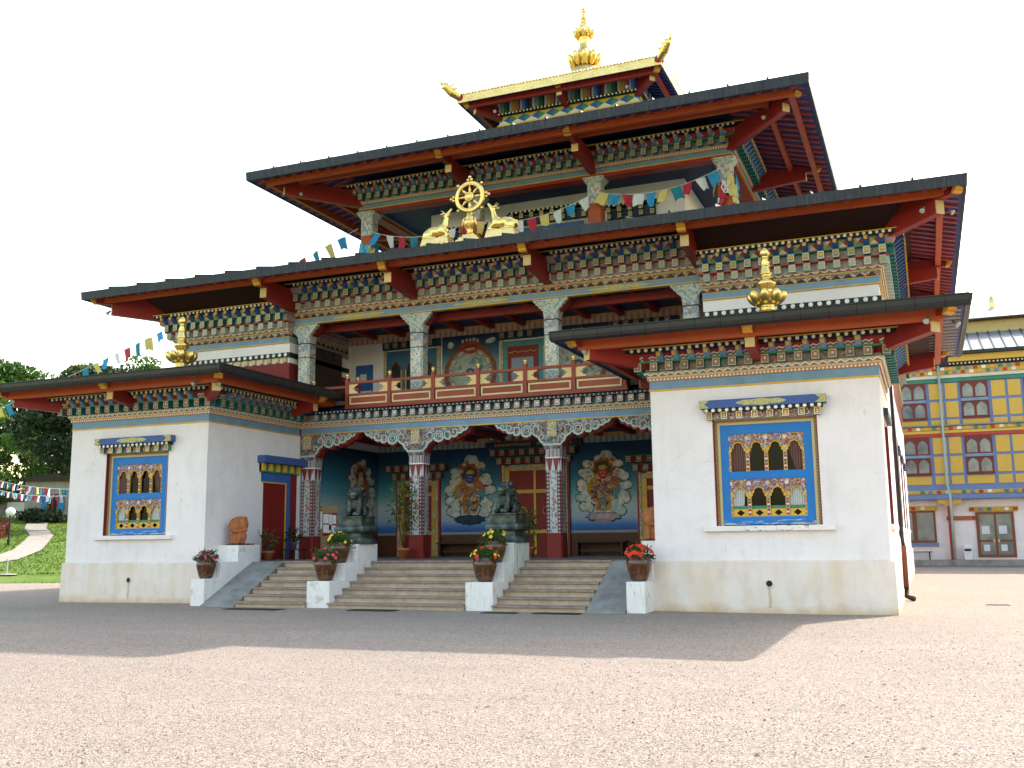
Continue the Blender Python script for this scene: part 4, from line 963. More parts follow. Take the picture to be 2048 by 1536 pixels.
for x in (XP[0], XP[-1]):
    tp(MB().box(x - .045, x + .045, 4.22, 4.75, 6.57, 6.65), 'top_rail', M['rail_red'], bal); tp(MB().box(x - .03, x + .03, 4.22, 4.75, 5.9, 6.25), 'infill_panel', M['panel_red'], bal)
    tp(MB().box(x - .05, x + .05, 4.75, 4.86, 5.8, 6.76), 'railing_post', M['rail_red'], bal); knob(x, 4.8, 6.76, bal)
    s = -1 if x < XC else 1; xe = -17.6 if s < 0 else -5.4
    lo, hi = min(x + s * .06, xe), max(x + s * .06, xe)
    tp(MB().box(lo, hi, 4.76, 4.85, 6.57, 6.65), 'top_rail', M['rail_red'], bal); tp(MB().box(lo, hi, 4.78, 4.83, 5.79, 6.3), 'infill_panel', M['panel_red'], bal)
    tp(MB().box(lo, hi, 4.75, 4.775, 5.95, 6.0), 'gold_line', M['gold_paint'], bal)
    tp(MB().box(xe - .05, xe + .05, 4.75, 4.86, 5.8, 6.76), 'railing_post', M['rail_red'], bal); knob(xe, 4.8, 6.76, bal)

# ------------------------------------------------------------------ the arched wing windows
def arch_row(wd, h, n, yb, post_h):
    """polygon of the panel above n trefoil openings, its gold hood lines"""
    p = wd / n; top = h; spr = h - .36; poly = [(0, top), (0, spr - .06)]; lines = []
    for k in range(n):
        c = (k + .5) * p; r = p * .5 - .045
        pts = [(-r, -.06), (-r, .0), (-r * .98, .035), (-r * .7, .05), (-r * .66, .09), (-r * .6, .13), (-r * .36, .165), (-.16 * r, .17), (0, .19)]
        pts = pts + [(-a, b) for a, b in pts[-2::-1]]
        poly += [(c + a, spr + b) for a, b in pts]; lines.append([(c + a, spr + b) for a, b in pts[1:-1]])
    poly += [(wd, spr - .06), (wd, top)]
    return poly, lines
def arched_window(par, loc, rz=0, curtains=True, sillm='sill_paint', plain=False):
    """origin on the wall face at the sill, x across, -y outwards"""
    Wd = 2.26; Ht = 2.4
    W = obj('window', MB().box(-Wd / 2, Wd / 2, .205, .23, 0, Ht).mesh('glass', M['dark_glass']), par, loc, rz)
    def pc(mb, nm, mt, **k): return mb.build(nm, M[mt] if isinstance(mt, str) else [M[q] for q in mt], W, world=False, **k)
    pc(MB().box(-Wd / 2 - .02, -Wd / 2, -.004, .205, 0, Ht), 'jamb', 'maroon'); pc(MB().box(Wd / 2, Wd / 2 + .02, -.004, .205, 0, Ht), 'jamb', 'maroon')
    def fr(x, z0, z1, t, y0, y1, nm, mt, bot=True):
        mb = MB().box(-x, -x + t, y0, y1, z0, z1).box(x - t, x, y0, y1, z0, z1).box(-x + t, x - t, y0, y1, z1 - t, z1)
        if bot: mb.box(-x + t, x - t, y0, y1, z0, z0 + t)
        pc(mb, nm, mt)
    fr(1.13, 0, 2.4, .058, .1, .2, 'red_border', 'window_border_red', False); fr(1.07, 0, 2.34, .058, .12, .2, 'cream_border', 'window_border_cream', False)
    b = MB().box(-1.01, -.83, .13, .2, .02, 2.28).box(.83, 1.01, .13, .2, .02, 2.28).box(-.83, .83, .13, .2, .02, .2).box(-.83, .83, .13, .2, 1.04, 1.22).box(-.83, .83, .13, .2, 2.06, 2.28)
    pc(b, 'blue_frame', 'window_blue', bevel=.008)
    for z0 in (.2, 1.22):
        poly, lines = arch_row(1.66, .84, 4, 0, 0)
        pc(MB().prism([(a - .83, z + z0) for a, z in poly], lambda a, z, t: (a, t, z), .155, .19), 'arch_panel', 'arch_ornament')
        for ln in lines:
            pc(MB().tube([(a - .83, .15, z + z0) for a, z in ln], .015, 6), 'arch_hood', 'gold_paint')
            for a, z in (ln[0], ln[-1]): pc(MB().disc((a - .83, .14, z + z0 + .0), (0, -1, 0), .036, .02, 10), 'volute', 'gold_paint')
        for k in range(5):
            x = -.83 + k * .415; hw = .042; x0, x1 = max(-.83, x - hw), min(.83, x + hw)
            pc(MB().box(x0, x1, .14, .19, z0, z0 + .42).box(x0 - .0, x1 + .0, .135, .19, z0 + .42, z0 + .56, 1), 'post', ('gold_paint', 'ornament_small'))
            pc(MB().box(x0 + .015, x1 - .015, .132, .14, z0 + .02, z0 + .4), 'jewel_strip', 'jewel_post')
            if 0 < k < 5 or k == 0:
                if k < 4: pc(MB().disc((x + .0, .15, z0 + .75), (0, -1, 0), .05, .012, 6), 'rosette', 'tri_white')
    for k in range(4):
        x0 = -.83 + k * .415 + .045; x1 = x0 + .325; xm = (x0 + x1) / 2
        dm = [(x0, .2), (x1, .2), (x1, .36), (x0, .36)]
        mb = MB()
        mb.add([(x0, .16, .2), (x1, .16, .2), (x1, .16, .37), (x0, .16, .37), (xm - .09, .16, .285), (xm, .16, .215), (xm + .09, .16, .285), (xm, .16, .355)],
               [(0, 1, 5), (1, 6, 5), (1, 2, 6), (2, 7, 6), (2, 3, 7), (3, 4, 7), (3, 0, 4), (0, 5, 4)])
        mb.add([(x0, .175, .37), (x1, .175, .37), (x1, .175, .44), (x0, .175, .44)], [(0, 1, 2, 3)], 1)
        pc(mb, 'pierced_panel', ('gold_paint', 'green_paint'))
    if curtains:
        def curt(x0, x1, x2, x3, z0, z1, mt):
            n = 14; v = []
            for j in range(6):
                t = j / 5; a, b_ = x0 + (x2 - x0) * t, x1 + (x3 - x1) * t
                for k in range(n + 1): v.append((a + (b_ - a) * k / n, .199 + .0035 * math.sin(k * 2.2), z1 + (z0 - z1) * t))
            pc(MB().add(v, [(j * (n + 1) + k, j * (n + 1) + k + 1, (j + 1) * (n + 1) + k + 1, (j + 1) * (n + 1) + k) for j in range(5) for k in range(n)]), 'curtain', mt)
        curt(-.8, -.25, -.8, -.42, 1.24, 2.0, 'curtain_brown'); curt(.4, .8, .62, .8, 1.24, 2.0, 'curtain_brown'); curt(-.8, -.5, -.8, -.55, .4, .95, 'curtain_white'); curt(.42, .8, .42, .8, .4, .95, 'curtain_white')
    # header
    if plain:
        pc(MB().box(-1.2, 1.2, -.1, .0, 2.42, 2.6), 'header_beam', 'navy'); pc(MB().box(-1.42, 1.42, -.1, .2, -.12, -.002), 'sill', 'white_render'); return W
    pc(MB().box(-1.15, 1.15, -.07, .0, 2.4, 2.56), 'header_panel', 'arch_ornament')
    for k in range(8):
        x = -1.19 + k * .34; o = obj('header_block', WBLK, W, (x, -.17, 2.395), world=False)
    pc(MB().box(-1.3, 1.3, -.2, .0, 2.562, 2.64), 'dot_board', 'black_paint')
    for k in range(17): obj('dot', DOTM, W, (-1.24 + k * .155, -.203, 2.6), world=False)
    pc(MB().box(-1.38, 1.38, -.26, .0, 2.642, 2.83), 'header_beam', 'header_blue', bevel=.006)
    if 'header_orn' not in W:
        pl = [(.55 * math.cos(t), .07 * math.sin(t) * (1 + .15 * math.cos(8 * t))) for t in [2 * math.pi * k / 32 for k in range(32)]]
        pc(MB().prism(pl, lambda a, z, t: (a, t, 2.735 + z), -.268, -.261), 'gilded_ornament', 'ornament_gold')
        for s in (-1, 1): pc(MB().prism([(s * 1.385, 2.645), (s * 1.15, 2.645), (s * 1.27, 2.735), (s * 1.15, 2.828), (s * 1.385, 2.828)], lambda a, z, t: (a, t, z), -.268, -.2), 'gilded_end', 'ornament_gold')
    pc(MB().box(-1.42, 1.42, -.13, .2, -.12, -.002), 'sill', sillm, bevel=.01)
    return W
mat('header_blue', (.05, .1, .3), .55, wear=.2)
WBLK = blockmesh('header_block', .14, .17, .14, 'block_win', 'green_paint')
def leaf(y0, y1, ys, z0, z1):
    mb = MB(); e = [y0]
    for y in ys: e += [y - 1.15, y + 1.15]
    e.append(y1)
    for k in range(0, len(e), 2): mb.box(XR - .3, XR, e[k], e[k + 1], z0, z1)
    for y in ys: mb.box(XR - .3, XR, y - 1.15, y + 1.15, z0, 1.9).box(XR - .3, XR, y - 1.15, y + 1.15, 4.3, z1)
    return mb
# openings are recessed: the wing walls get a real hole by building the front in pieces
for o in [q for q in T.children if q.name.startswith('wing_wall')]:
    x0 = XL if o.data.vertices[0].co.x < -20 else XB
    xm = x0 + (5.07 / 2) + (.0 if x0 == XB else .0); wx = -2.5 if x0 == XB else -20.44
    x1 = x0 + 5.07; mb = MB()
    mb.box(x0, wx - 1.15, 0, .3, 1.1, 5.06).box(wx + 1.15, x1, 0, .3, 1.1, 5.06).box(wx - 1.15, wx + 1.15, 0, .3, 1.1, 1.9).box(wx - 1.15, wx + 1.15, 0, .3, 4.3, 5.06).box(x0, x1 - (.3 if x0 == XB else 0), .3, 4.6, 1.1, 5.06)
    if x0 == XB:
        q = leaf(.3, 4.6, [2.3], 1.1, 5.06); mb.add(q.v, q.f)
    o.data = mb.mesh('wing_wall', M['white_render'])
for wx, sm in ((-20.44, 'white_render'), (-2.5, 'sill_paint')): arched_window(T, (wx, 0, 1.9), sillm=sm)
# right flank: real openings in the outer leaf of the wall
YW = [8.2, 12.4, 16.6, 20.8]
tp(leaf(4.702, YB, YW, 0, 6.3), 'flank_wall', M['white_render'])
for y in [2.3] + YW: arched_window(T, (0, y, 1.9), math.pi / 2, False, plain=True)

# ------------------------------------------------------------------ side door in the left wing, mirrored in the right wing
for xw, s in ((XA, 1), (XB, -1)):
    f = lambda x0, x1, *a: (min(xw + s * x0, xw + s * x1), max(xw + s * x0, xw + s * x1)) + a
    d = tp(MB().box(*f(-.2, .012, 2.62, 3.75, PF, 3.5)), 'side_door', M['door_red'] if 'door_red' in M else mat('door_red', (.2, .012, .012), .5, wear=.2))
    tp(MB().box(*f(.0, .03, 2.5, 4.0, 3.5, 3.78)).box(*f(.0, .03, 3.79, 4.0, PF, 3.5)), 'door_frame', M['blue_paint'], d)
    tp(MB().box(*f(.0, .034, 2.5, 3.79, 3.46, 3.5)).box(*f(.0, .034, 3.75, 3.79, PF, 3.46)), 'gold_line', M['gold_paint'], d)
    tp(MB().box(*f(.0, .02, 4.0, 4.36, PF, 3.78)), 'door_panel', M['door_red'], d)
    tp(MB().box(*f(.0, .3, 2.3, 4.5, 4.06, 4.28)), 'header_beam', M['header_blue'], d)
    tp(MB().box(*f(.0, .08, 2.4, 4.4, 3.78, 4.06)), 'header_panel', M['green_paint'], d)
    for k in range(6): tp(MB().box(*f(.0, .15, 2.4 + k * .37, 2.53 + k * .37, 3.82, 4.05)), 'header_block', M['gold_paint'], d)

# ------------------------------------------------------------------ painted walls
def gradient(z, stops):
    p = [q[0] for q in stops]; return np.stack([np.interp(z, p, [q[1][k] for q in stops]) for k in range(3)], -1)
mat('wall_paint', lambda: attr_col(), .75, wear=.2, wscale=4)
def painting(wd, ht, shapes, ground, res=.016, seed=0, scal=.0):
    """a flat painted panel: grid of small faces whose paint colours are worked out here"""
    nx, nz = int(wd / res), int(ht / res); xs = np.linspace(-wd / 2, wd / 2, nx + 1); zs = np.linspace(0, ht, nz + 1)
    X, Z = np.meshgrid(xs, zs); col = gradient(Z, ground); rs = np.random.RandomState(seed)
    def fbm(k):
        o = np.zeros_like(X)
        for i in range(7):
            a, b, c = rs.uniform(-1, 1, 3) * k * (1 + i * .5); o += np.sin(X * a + Z * b + c * 7) / (1.5 + i)
        return o
    wx, wz = fbm(22) * .012, fbm(22) * .012; shade = fbm(30)
    for cx, cz, rx, rz, ang, c in shapes:
        ca, sa = math.cos(ang), math.sin(ang); A = X + wx - cx; B = Z + wz - cz
        u = (A * ca + B * sa) / rx; v = (B * ca - A * sa) / rz; r = np.sqrt(u * u + v * v)
        r = r * (1 + scal * np.cos(np.arctan2(v, u) * 9))
        m = r < 1; k = (1 - .28 * r + .1 * shade)[..., None]
        col = np.where(m[..., None], np.array(c)[None, None] * k * 1.2, col)
    v = [(float(x), 0., float(z)) for x, z in zip(X.ravel(), Z.ravel())]; n = nx + 1
    f = [(j * n + i, j * n + i + 1, (j + 1) * n + i + 1, (j + 1) * n + i) for j in range(nz) for i in range(nx)]
    me = bpy.data.meshes.new('mural'); me.from_pydata(v, [], f); at_ = me.color_attributes.new('paint', 'FLOAT_COLOR', 'POINT')
    at_.data.foreach_set('color', np.concatenate([np.clip(col, 0, 1).reshape(-1, 3), np.ones((len(v), 1))], 1).ravel()); me.materials.append(M['wall_paint']); return me
SKYG = [(0., (.03, .1, .36)), (.18, (.06, .18, .5)), (.41, (.32, .42, .54)), (.83, (.42, .51, .54)), (1.33, (.1, .31, .4)), (1.83, (.025, .15, .25)), (2.65, (.015, .045, .12))]
def guardian(seed, head, robe, base):
    r = random.Random(seed); sh = []
    OUT = (.012, .03, .06); CL = [(.55, .55, .52), (.42, .5, .5), (.6, .58, .54)]
    ring = [(0, 2.42, .3), (-.42, 2.14, .27), (.4, 2.18, .27), (-.6, 1.82, .25), (.62, 1.8, .26), (-.7, 1.46, .25), (.7, 1.42, .26), (-.62, 1.08, .28), (.64, 1.05, .28), (-.6, .72, .25), (.58, .7, .25), (.1, 1.0, .5), (-.1, 1.6, .5)]
    cl = []
    for cx, cz, rr_ in ring:
        for q in range(4):
            a = r.uniform(0, 6.28); cl.append((cx + math.cos(a) * rr_ * .5, cz + math.sin(a) * rr_ * .38, rr_ * r.uniform(.5, .75), rr_ * r.uniform(.4, .55)))
    sh += [(a, b, c + .035, d + .035, 0, OUT) for a, b, c, d in cl]
    for i, (a, b, c, d) in enumerate(cl): sh.append((a, b, c, d, 0, CL[i % 3]))
    sh += [(0, 1.98, .36, .4, 0, (.42, .1, .03)), (0, 1.95, .29, .32, 0, (.05, .06, .05)), (-.3, 1.6, .32, .12, .9, (.5, .28, .04)), (.36, 1.62, .34, .12, -.8, (.4, .12, .03)), (-.42, 1.3, .12, .3, .4, (.45, .24, .03)), (.45, 1.25, .12, .28, -.5, (.08, .2, .26)),
           (0, 1.42, .3, .4, 0, robe), (-.08, 1.1, .34, .2, .2, (.45, .12, .03)), (.08, 1.08, .3, .16, -.3, (.5, .3, .06)), (0, 1.66, .2, .12, 0, (.55, .5, .42)), (0, 1.86, .17, .2, 0, head), (-.06, 1.9, .035, .015, .3, (.6, .55, .45)), (.06, 1.9, .035, .015, -.3, (.6, .55, .45)), (0, 1.8, .07, .02, 0, (.5, .3, .25)), (0, 2.06, .16, .08, 0, (.5, .3, .05)),
           (-.16, .82, .12, .26, .15, (.4, .16, .04)), (.16, .82, .12, .26, -.15, (.46, .24, .05)), (0, .86, .08, .26, 0, (.1, .22, .2)), (-.2, .58, .15, .06, 0, (.55, .5, .42)), (.18, .58, .15, .06, 0, (.55, .5, .42)),
           (0, .42, .6, .17, 0, OUT), (0, .44, .55, .13, 0, base), (-.02, .3, .3, .07, 0, tuple(q * .7 for q in base))]
    for k in range(150):
        a = r.uniform(0, 6.28); q = r.random() ** .6; cx, cz = .42 * q * math.cos(a), 1.28 + .62 * q * math.sin(a)
        if (cx / .19) ** 2 + ((cz - 1.86) / .22) ** 2 < 1: continue
        sh.append((cx, cz, r.uniform(.03, .1), r.uniform(.012, .035), r.uniform(0, 3.1), r.choice([(.5, .26, .04), (.36, .07, .03), (.08, .2, .2), (.03, .05, .12), (.5, .45, .38), (.4, .16, .05), (.1, .12, .3), (.02, .02, .03)])))
    for k in range(26):
        a = r.uniform(0, 6.28); sh.append((.5 * math.cos(a), 1.95 + .45 * math.sin(a), .09, .025, a, r.choice([(.42, .1, .03), (.5, .26, .04), (.36, .06, .03)])))
    for k in range(60):
        cx, cz, rr_ = r.choice(ring[:11]); a = r.uniform(0, 6.28); sh.append((cx + rr_ * .5 * math.cos(a), cz + rr_ * .4 * math.sin(a), .07, .012, r.uniform(0, 3.1), r.choice([(.28, .38, .4), (.2, .3, .34), (.62, .6, .56)])))
    return sh
MUR = {'guardian_blue': painting(1.96, 2.9, guardian(1, (.03, .05, .3), (.45, .13, .04), (.02, .05, .09)), SKYG, seed=1, scal=.06), 'guardian_red': painting(1.96, 2.9, guardian(2, (.42, .03, .03), (.5, .2, .06), (.42, .3, .36)), SKYG, seed=2, scal=.06),
       'guardian_white': painting(1.96, 2.9, guardian(5, (.5, .48, .46), (.42, .08, .04), (.03, .07, .28)), SKYG, seed=3, scal=.06)}
yb = 9.1
pw = [q for q in T.children if q.name.startswith('porch_back_wall')][0]
def bp(nm, mt, x0, x1, z0, z1, t, par=pw): return tp(MB().box(x0, x1, yb - t, yb, z0, z1), nm, M[mt], par)
tp(MB().box(-17.63, -5.35, yb - .01, yb, 1.95, 4.86), 'painted_wall', M['mural_ground'], pw)
mat('dado_brown', (.1, .035, .018), .6, wear=.2); bp('dado', 'dado_brown', -17.63, -5.35, PF, 1.86, .014); bp('dado_line', 'bluegreen', -17.63, -5.35, 1.86, 1.9, .018); bp('dado_line', 'pink_paint', -17.63, -5.35, 1.9, 1.95, .018)
bp('drape_frieze', 'drape_green', -17.63, -5.35, 4.86, 5.12, .03); bp('gold_line', 'gold_paint', -17.63, -5.35, 5.12, 5.18, .035)
for xm, mt in ((-13.95, 'guardian_blue'), (-9.1, 'guardian_red')):
    o = obj('mural', MUR[mt], pw, (xm, yb - .02, 1.955))
# side wall of the porch
tp(MB().box(-17.65, -17.615, 5.1, 9.1, 1.95, 4.86), 'painted_wall', M['mural_ground'])
tp(MB().box(-17.65, -17.612, 5.1, 9.1, PF, 1.95), 'dado', M['dado_brown'])
obj('mural', MUR['guardian_white'], T, (-17.605, 7.85, 1.955), math.pi / 2)
def great_door(xm, wd, zt, double, hd):
    x0, x1 = xm - wd / 2, xm + wd / 2
    d = bp('doorway', 'door_red', x0 + .28, x1 - .28, PF, zt, .05)
    for a, b in ((x0, x0 + .07), (x1 - .07, x1)): bp('red_jamb', 'red_paint', a, b, PF, zt + .25, .1, d)
    for a, b in ((x0 + .07, x0 + .15), (x1 - .15, x1 - .07)): bp('ornate_jamb', 'ornament_small', a, b, PF, zt + .2, .13, d)
    for a, b in ((x0 + .15, x0 + .33), (x1 - .33, x1 - .15)):
        bp('gilded_jamb', 'gold_dim', a, b, PF, zt + .15, .1, d)
        for k in range(5): obj('medallion', MB().lathe([(0, 0), (.07, 0), (.07, .02), (.03, .03), (0, .03)], 10).mesh('medallion', M['ornament_small']), d, ((a + b) / 2, yb - .1, PF + .3 + k * .55), rot=(math.pi / 2, 0, 0))
    bp('lintel', 'gold_dim', x0 + .33, x1 - .33, zt, zt + .2, .11, d); bp('lintel_ornament', 'ornament_small', x0 + .4, x1 - .4, zt + .03, zt + .17, .125, d)
    z = zt + .2
    n = int(wd / .33)
    for row in range(2):
        e = .14 + .1 * row; ww = wd / 2 + .1 + .2 * row
        bp('header_panel', 'maroon', xm - ww, xm + ww, z + .04, z + .24, e, d)
        for k in range(n + 1 + row): obj('header_block', BW, d, (xm - ww + .1 + k * (2 * ww - .2) / (n + row), yb - e - .1, z + .045))
        bp('header_ledge', 'teal_paint', xm - ww - .05, xm + ww + .05, z + .245, z + .28, e + .12, d); z += .28
    if hd:
        bp('name_board', 'navy', xm - 1.75, xm + 1.75, z + .02, z + .24, .22, d)
        mb = MB()
        r = random.Random(4); x = xm - 1.4
        while x < xm + 1.4:                    # gilded lettering of the board
            w_ = r.uniform(.05, .1)
            if abs(x - xm) > .12: mb.box(x, x + w_, yb - .235, yb - .22, z + .15, z + .18).box(x, x + .025, yb - .235, yb - .22, z + .07, z + .15).box(x + w_ - .025, x + w_, yb - .235, yb - .22, z + .09, z + .15)
            x += w_ + .035
        tp(mb, 'lettering', M['gold_dim'], d)
        for k in range(6):                     # carved lion faces over the board
            hx = xm - 1.5 + k * .6
            f_ = tp(MB().ell((hx, yb - .16, z + .42), (.2, .13, .17), nu=12, nv=8), 'lion_face', M['face_grey'], d, smooth=True)
            tp(MB().ell((hx, yb - .28, z + .38), (.09, .06, .06), nu=8, nv=6).ell((hx - .08, yb - .27, z + .47), (.035, .03, .03), nu=8, nv=6).ell((hx + .08, yb - .27, z + .47), (.035, .03, .03), nu=8, nv=6), 'muzzle', M['white_paint'], f_)
    # leaf dressings
    for zz in (PF + .75, PF + 2.1): bp('door_strap', 'gold_dim', x0 + .33, x1 - .33, zz, zz + .12, .065, d)
    if double: bp('meeting_stile', 'gold_dim', xm - .04, xm + .04, PF + .05, zt, .075, d)
    for s in ((-1, 1) if double else (0,)):
        hx = xm + s * .42
        tp(MB().tube([(hx + .13 * math.cos(t), yb - .08, PF + 1.5 + .13 * math.sin(t)) for t in [k * .42 for k in range(16)]], .025, 6), 'door_ring', M['gold_dim'], d)
    return d
mat('gold_dim', (.5, .3, .06), .45, metal=.2, wear=.25); mat('face_grey', (.28, .28, .27), .6, wear=.4)
great_door(-11.5, 2.5, 4.0, True, True); great_door(-15.95, 1.75, 3.6, False, False); great_door(-7.05, 1.75, 3.6, False, False)
# benches against the back wall
def bench(x0, x1, lab):
    b = thing('bench', lab, 'bench', ((x0 + x1) / 2, 8.75, PF)); L = (x1 - x0) / 2
    MB().box(-L, L, -.2, .2, .42, .48).build('seat', M['bench_wood'], b, world=False, bevel=.008)
    for s in (-1, 1): MB().box(s * (L - .12) - .03, s * (L - .12) + .03, -.18, .18, 0, .42).build('leg', M['bench_wood'], b, world=False)
    MB().box(-L + .15, L - .15, -.02, .02, .12, .2).build('stretcher', M['bench_wood'], b, world=False)
bench(-15.0, -12.95, 'dark wooden bench under the mural with the blue-faced guardian'); bench(-10.0, -8.25, 'dark wooden bench under the mural with the red-faced guardian')

# ------------------------------------------------------------------ loggia back wall
lw = [q for q in T.children if q.name.startswith('loggia_back_wall')][0]
yb = 8.1
def lp(nm, mt, x0, x1, z0, z1, t, par=lw): return tp(MB().box(x0, x1, yb - t, yb, z0, z1), nm, M[mt], par)
lp('drape_frieze', 'drape_red', -18.3, -4.7, 8.7, 8.95, .03); lp('gold_line', 'gold_paint', -18.3, -4.7, 8.95, 9.0, .04)
wheel = [(0, 1.02, 1.0, 1.02, 0, (.3, .07, .03)), (0, 1.02, .86, .9, 0, (.08, .16, .2)), (0, 1.02, .82, .86, 0, (.34, .38, .34))]
for k in range(12):
    a = k * math.pi / 6; wheel += [(.74 * math.cos(a), 1.02 + .77 * math.sin(a), .17, .1, a + 1.57, (.28, .09, .05)), (.74 * math.cos(a), 1.02 + .77 * math.sin(a), .14, .08, a + 1.57, (.4, .4, .32))]
r = random.Random(9)
for k in range(26): a = r.uniform(0, 6.28); q = r.uniform(.3, .6); wheel.append((q * math.cos(a), 1.02 + q * math.sin(a), r.uniform(.05, .12), r.uniform(.04, .08), r.uniform(0, 3), r.choice([(.42, .44, .4), (.1, .2, .24), (.3, .1, .06), (.2, .28, .22)])))
wheel += [(0, 1.02, .25, .26, 0, (.45, .45, .42)), (0, 1.02, .17, .18, 0, (.05, .1, .2)), (0, 1.02, .07, .07, 0, (.4, .42, .42)), (0, 1.95, .4, .25, 0, (.36, .05, .04)), (-.28, 2.14, .05, .06, 0, (.5, .46, .4)), (-.14, 2.19, .05, .06, 0, (.5, .46, .4)), (0, 2.2, .05, .06, 0, (.5, .46, .4)), (.14, 2.19, .05, .06, 0, (.5, .46, .4)), (.28, 2.14, .05, .06, 0, (.5, .46, .4)), (0, 1.93, .26, .1, 0, (.2, .03, .03)), (0, 1.86, .2, .04, 0, (.42, .36, .26)), (-.75, 2.05, .12, .12, 0, (.6, .6, .55)), (.75, 2.1, .2, .09, .3, (.55, .55, .52)), (-.6, .1, .28, .12, .4, (.36, .1, .05)), (.6, .1, .28, .12, -.4, (.36, .1, .05)), (0, .05, .4, .08, 0, (.3, .35, .36))]
COSM = painting(2.16, 2.36, wheel, [(0, (.16, .25, .27)), (1.15, (.2, .32, .34)), (1.7, (.05, .14, .24)), (2.3, (.012, .03, .09))], seed=6)
for xm in (-13.45, -9.53): obj('mural', COSM, lw, (xm, yb - .02, 6.34))
lp('door_surround', 'ornament_small', -12.33, -12.22, 6.33, 8.4, .05); lp('door_surround', 'ornament_small', -10.76, -10.65, 6.33, 8.4, .05)
lp('blue_surround', 'bluegreen', -12.22, -10.76, 6.33, 8.35, .03); ld = lp('doorway', 'door_red', -12.05, -10.93, 6.33, 8.15, .05)
lp('pale_notice', 'notice_grey' if 'notice_grey' in M else (mat('notice_grey', (.2, .25, .32), .4) and 'notice_grey'), -11.9, -11.1, 6.33, 7.75, .065, ld)
tp(MB().tube([(-12.05 + k * .07, yb - .075, 7.98 - .05 * abs(math.sin(k * .8))) for k in range(17)], .02, 5), 'swag_edge', M['gold_dim'], ld)
for xm, wd in ((-15.72, 2.1), (-7.26, 2.1), (-11.5, 1.66)):
    h0 = lp('header_panel', 'navy', xm - wd / 2 - .1, xm + wd / 2 + .1, 8.4, 8.68, .1)
    for k in range(int(wd / .34)): obj('header_block', BW, h0, (xm - wd / 2 + .15 + k * .34, yb - .24, 8.44))
for xm in (-15.72, -7.26):
    g = lp('window', 'window_blue2' if 'window_blue2' in M else (mat('window_blue2', (.03, .12, .22), .5) and 'window_blue2'), xm - 1.0, xm + 1.0, 6.5, 8.35, .05)
    lp('ornate_border', 'ornament_small', xm - 1.12, xm - 1.0, 6.4, 8.4, .07, g); lp('ornate_border', 'ornament_small', xm + 1.0, xm + 1.12, 6.4, 8.4, .07, g)
    for q in (-.62, 0, .62):
        pl = [(-.2, 6.7), (.2, 6.7), (.2, 7.65), (.15, 7.8), (.07, 7.86), (0, 7.98), (-.07, 7.86), (-.15, 7.8), (-.2, 7.65)]
        tp(MB().prism([(xm + q + a, z) for a, z in pl], lambda a, z, t: (a, t, z), yb - .058, yb - .05), 'pane', M['black_paint'], g)
        tp(MB().tube([(xm + q + a, yb - .06, z) for a, z in pl[2:]], .025, 5), 'arch_hood', M['red_paint'], g)
        for s in (-1, 1): tp(MB().box(xm + q + s * .22 - .025, xm + q + s * .22 + .025, yb - .07, yb - .05, 6.7, 7.65), 'post', M['gold_dim'], g)
lp('blue_notice', 'blue_paint', -18.0, -17.3, 6.5, 7.95, .03)
tp(MB().box(-17.82, -17.55, yb - .04, yb - .03, 7.3, 7.62), 'poster', M['paper'], lw); tp(MB().box(-17.98, -17.32, yb - .045, yb - .03, 6.55, 7.0), 'poster', M['paper'], lw)
tp(MB().box(-18.36, -18.3, 5.3, 7.6, 6.33, 8.3), 'dark_doorway', M['bench_wood'])
for y in (5.6, 6.3, 7.0): tp(MB().box(-18.36, -18.2, y, y + .18, 8.0, 8.2), 'header_block', M['navy'])

# ------------------------------------------------------------------ upper room windows behind the gallery
uw = [q for q in T.children if q.name.startswith('upper_room_wall')][0]
yb = 11.0
for x0, x1, zt in ((-15.4, -13.9, 13.45), (-12.9, -10.15, 13.7), (-9.1, -7.6, 13.45)):
    g = tp(MB().box(x0, x1, yb - .04, yb, 11.5, zt - .45), 'window', M['blue_paint'], uw)
    tp(MB().box(x0 + .2, x1 - .2, yb - .06, yb, 11.5, zt - .65), 'inner_panel', M['maroon'], g)
    tp(MB().box(x0 - .1, x0, yb - .06, yb, 11.5, zt - .4).box(x1, x1 + .1, yb - .06, yb, 11.5, zt - .4).box(x0, x1, yb - .06, yb, zt - .45, zt - .38), 'ornate_border', M['ornament_small'], g)
    n = int((x1 - x0) / .36)
    tp(MB().box(x0 - .15, x1 + .15, yb - .12, yb, zt - .36, zt), 'header_panel', M['navy'], g)
    for k in range(n + 1):
        xx = x0 - .05 + k * (x1 - x0 + .1) / n; obj('header_block', WBLK, g, (xx, yb - .24, zt - .34)); obj('header_block', WBLK, g, (xx, yb - .3, zt - .12))
    tp(MB().box(x0 - .25, x1 + .25, yb - .34, yb, zt + .06, zt + .14), 'dot_board', M['black_paint'], g)
    for k in range(int((x1 - x0 + .4) / .18)): obj('dot', DOTM, g, (x0 - .18 + k * .18, yb - .343, zt + .1))
    for k in range(max(2, int((x1 - x0) / .62))):
        xx = x0 + .42 + k * .55
        if xx < x1 - .3:
            pl = [(-.17, 12.0), (.17, 12.0), (.17, 12.6), (.1, 12.68), (0, 12.8), (-.1, 12.68), (-.17, 12.6)]
            tp(MB().prism([(xx + a, z) for a, z in pl], lambda a, z, t: (a, t, z), yb - .068, yb - .06), 'pane', M['black_paint'], g)
            tp(MB().tube([(xx + a, yb - .07, z) for a, z in pl[2:]], .022, 5), 'arch_hood', M['gold_paint'], g)

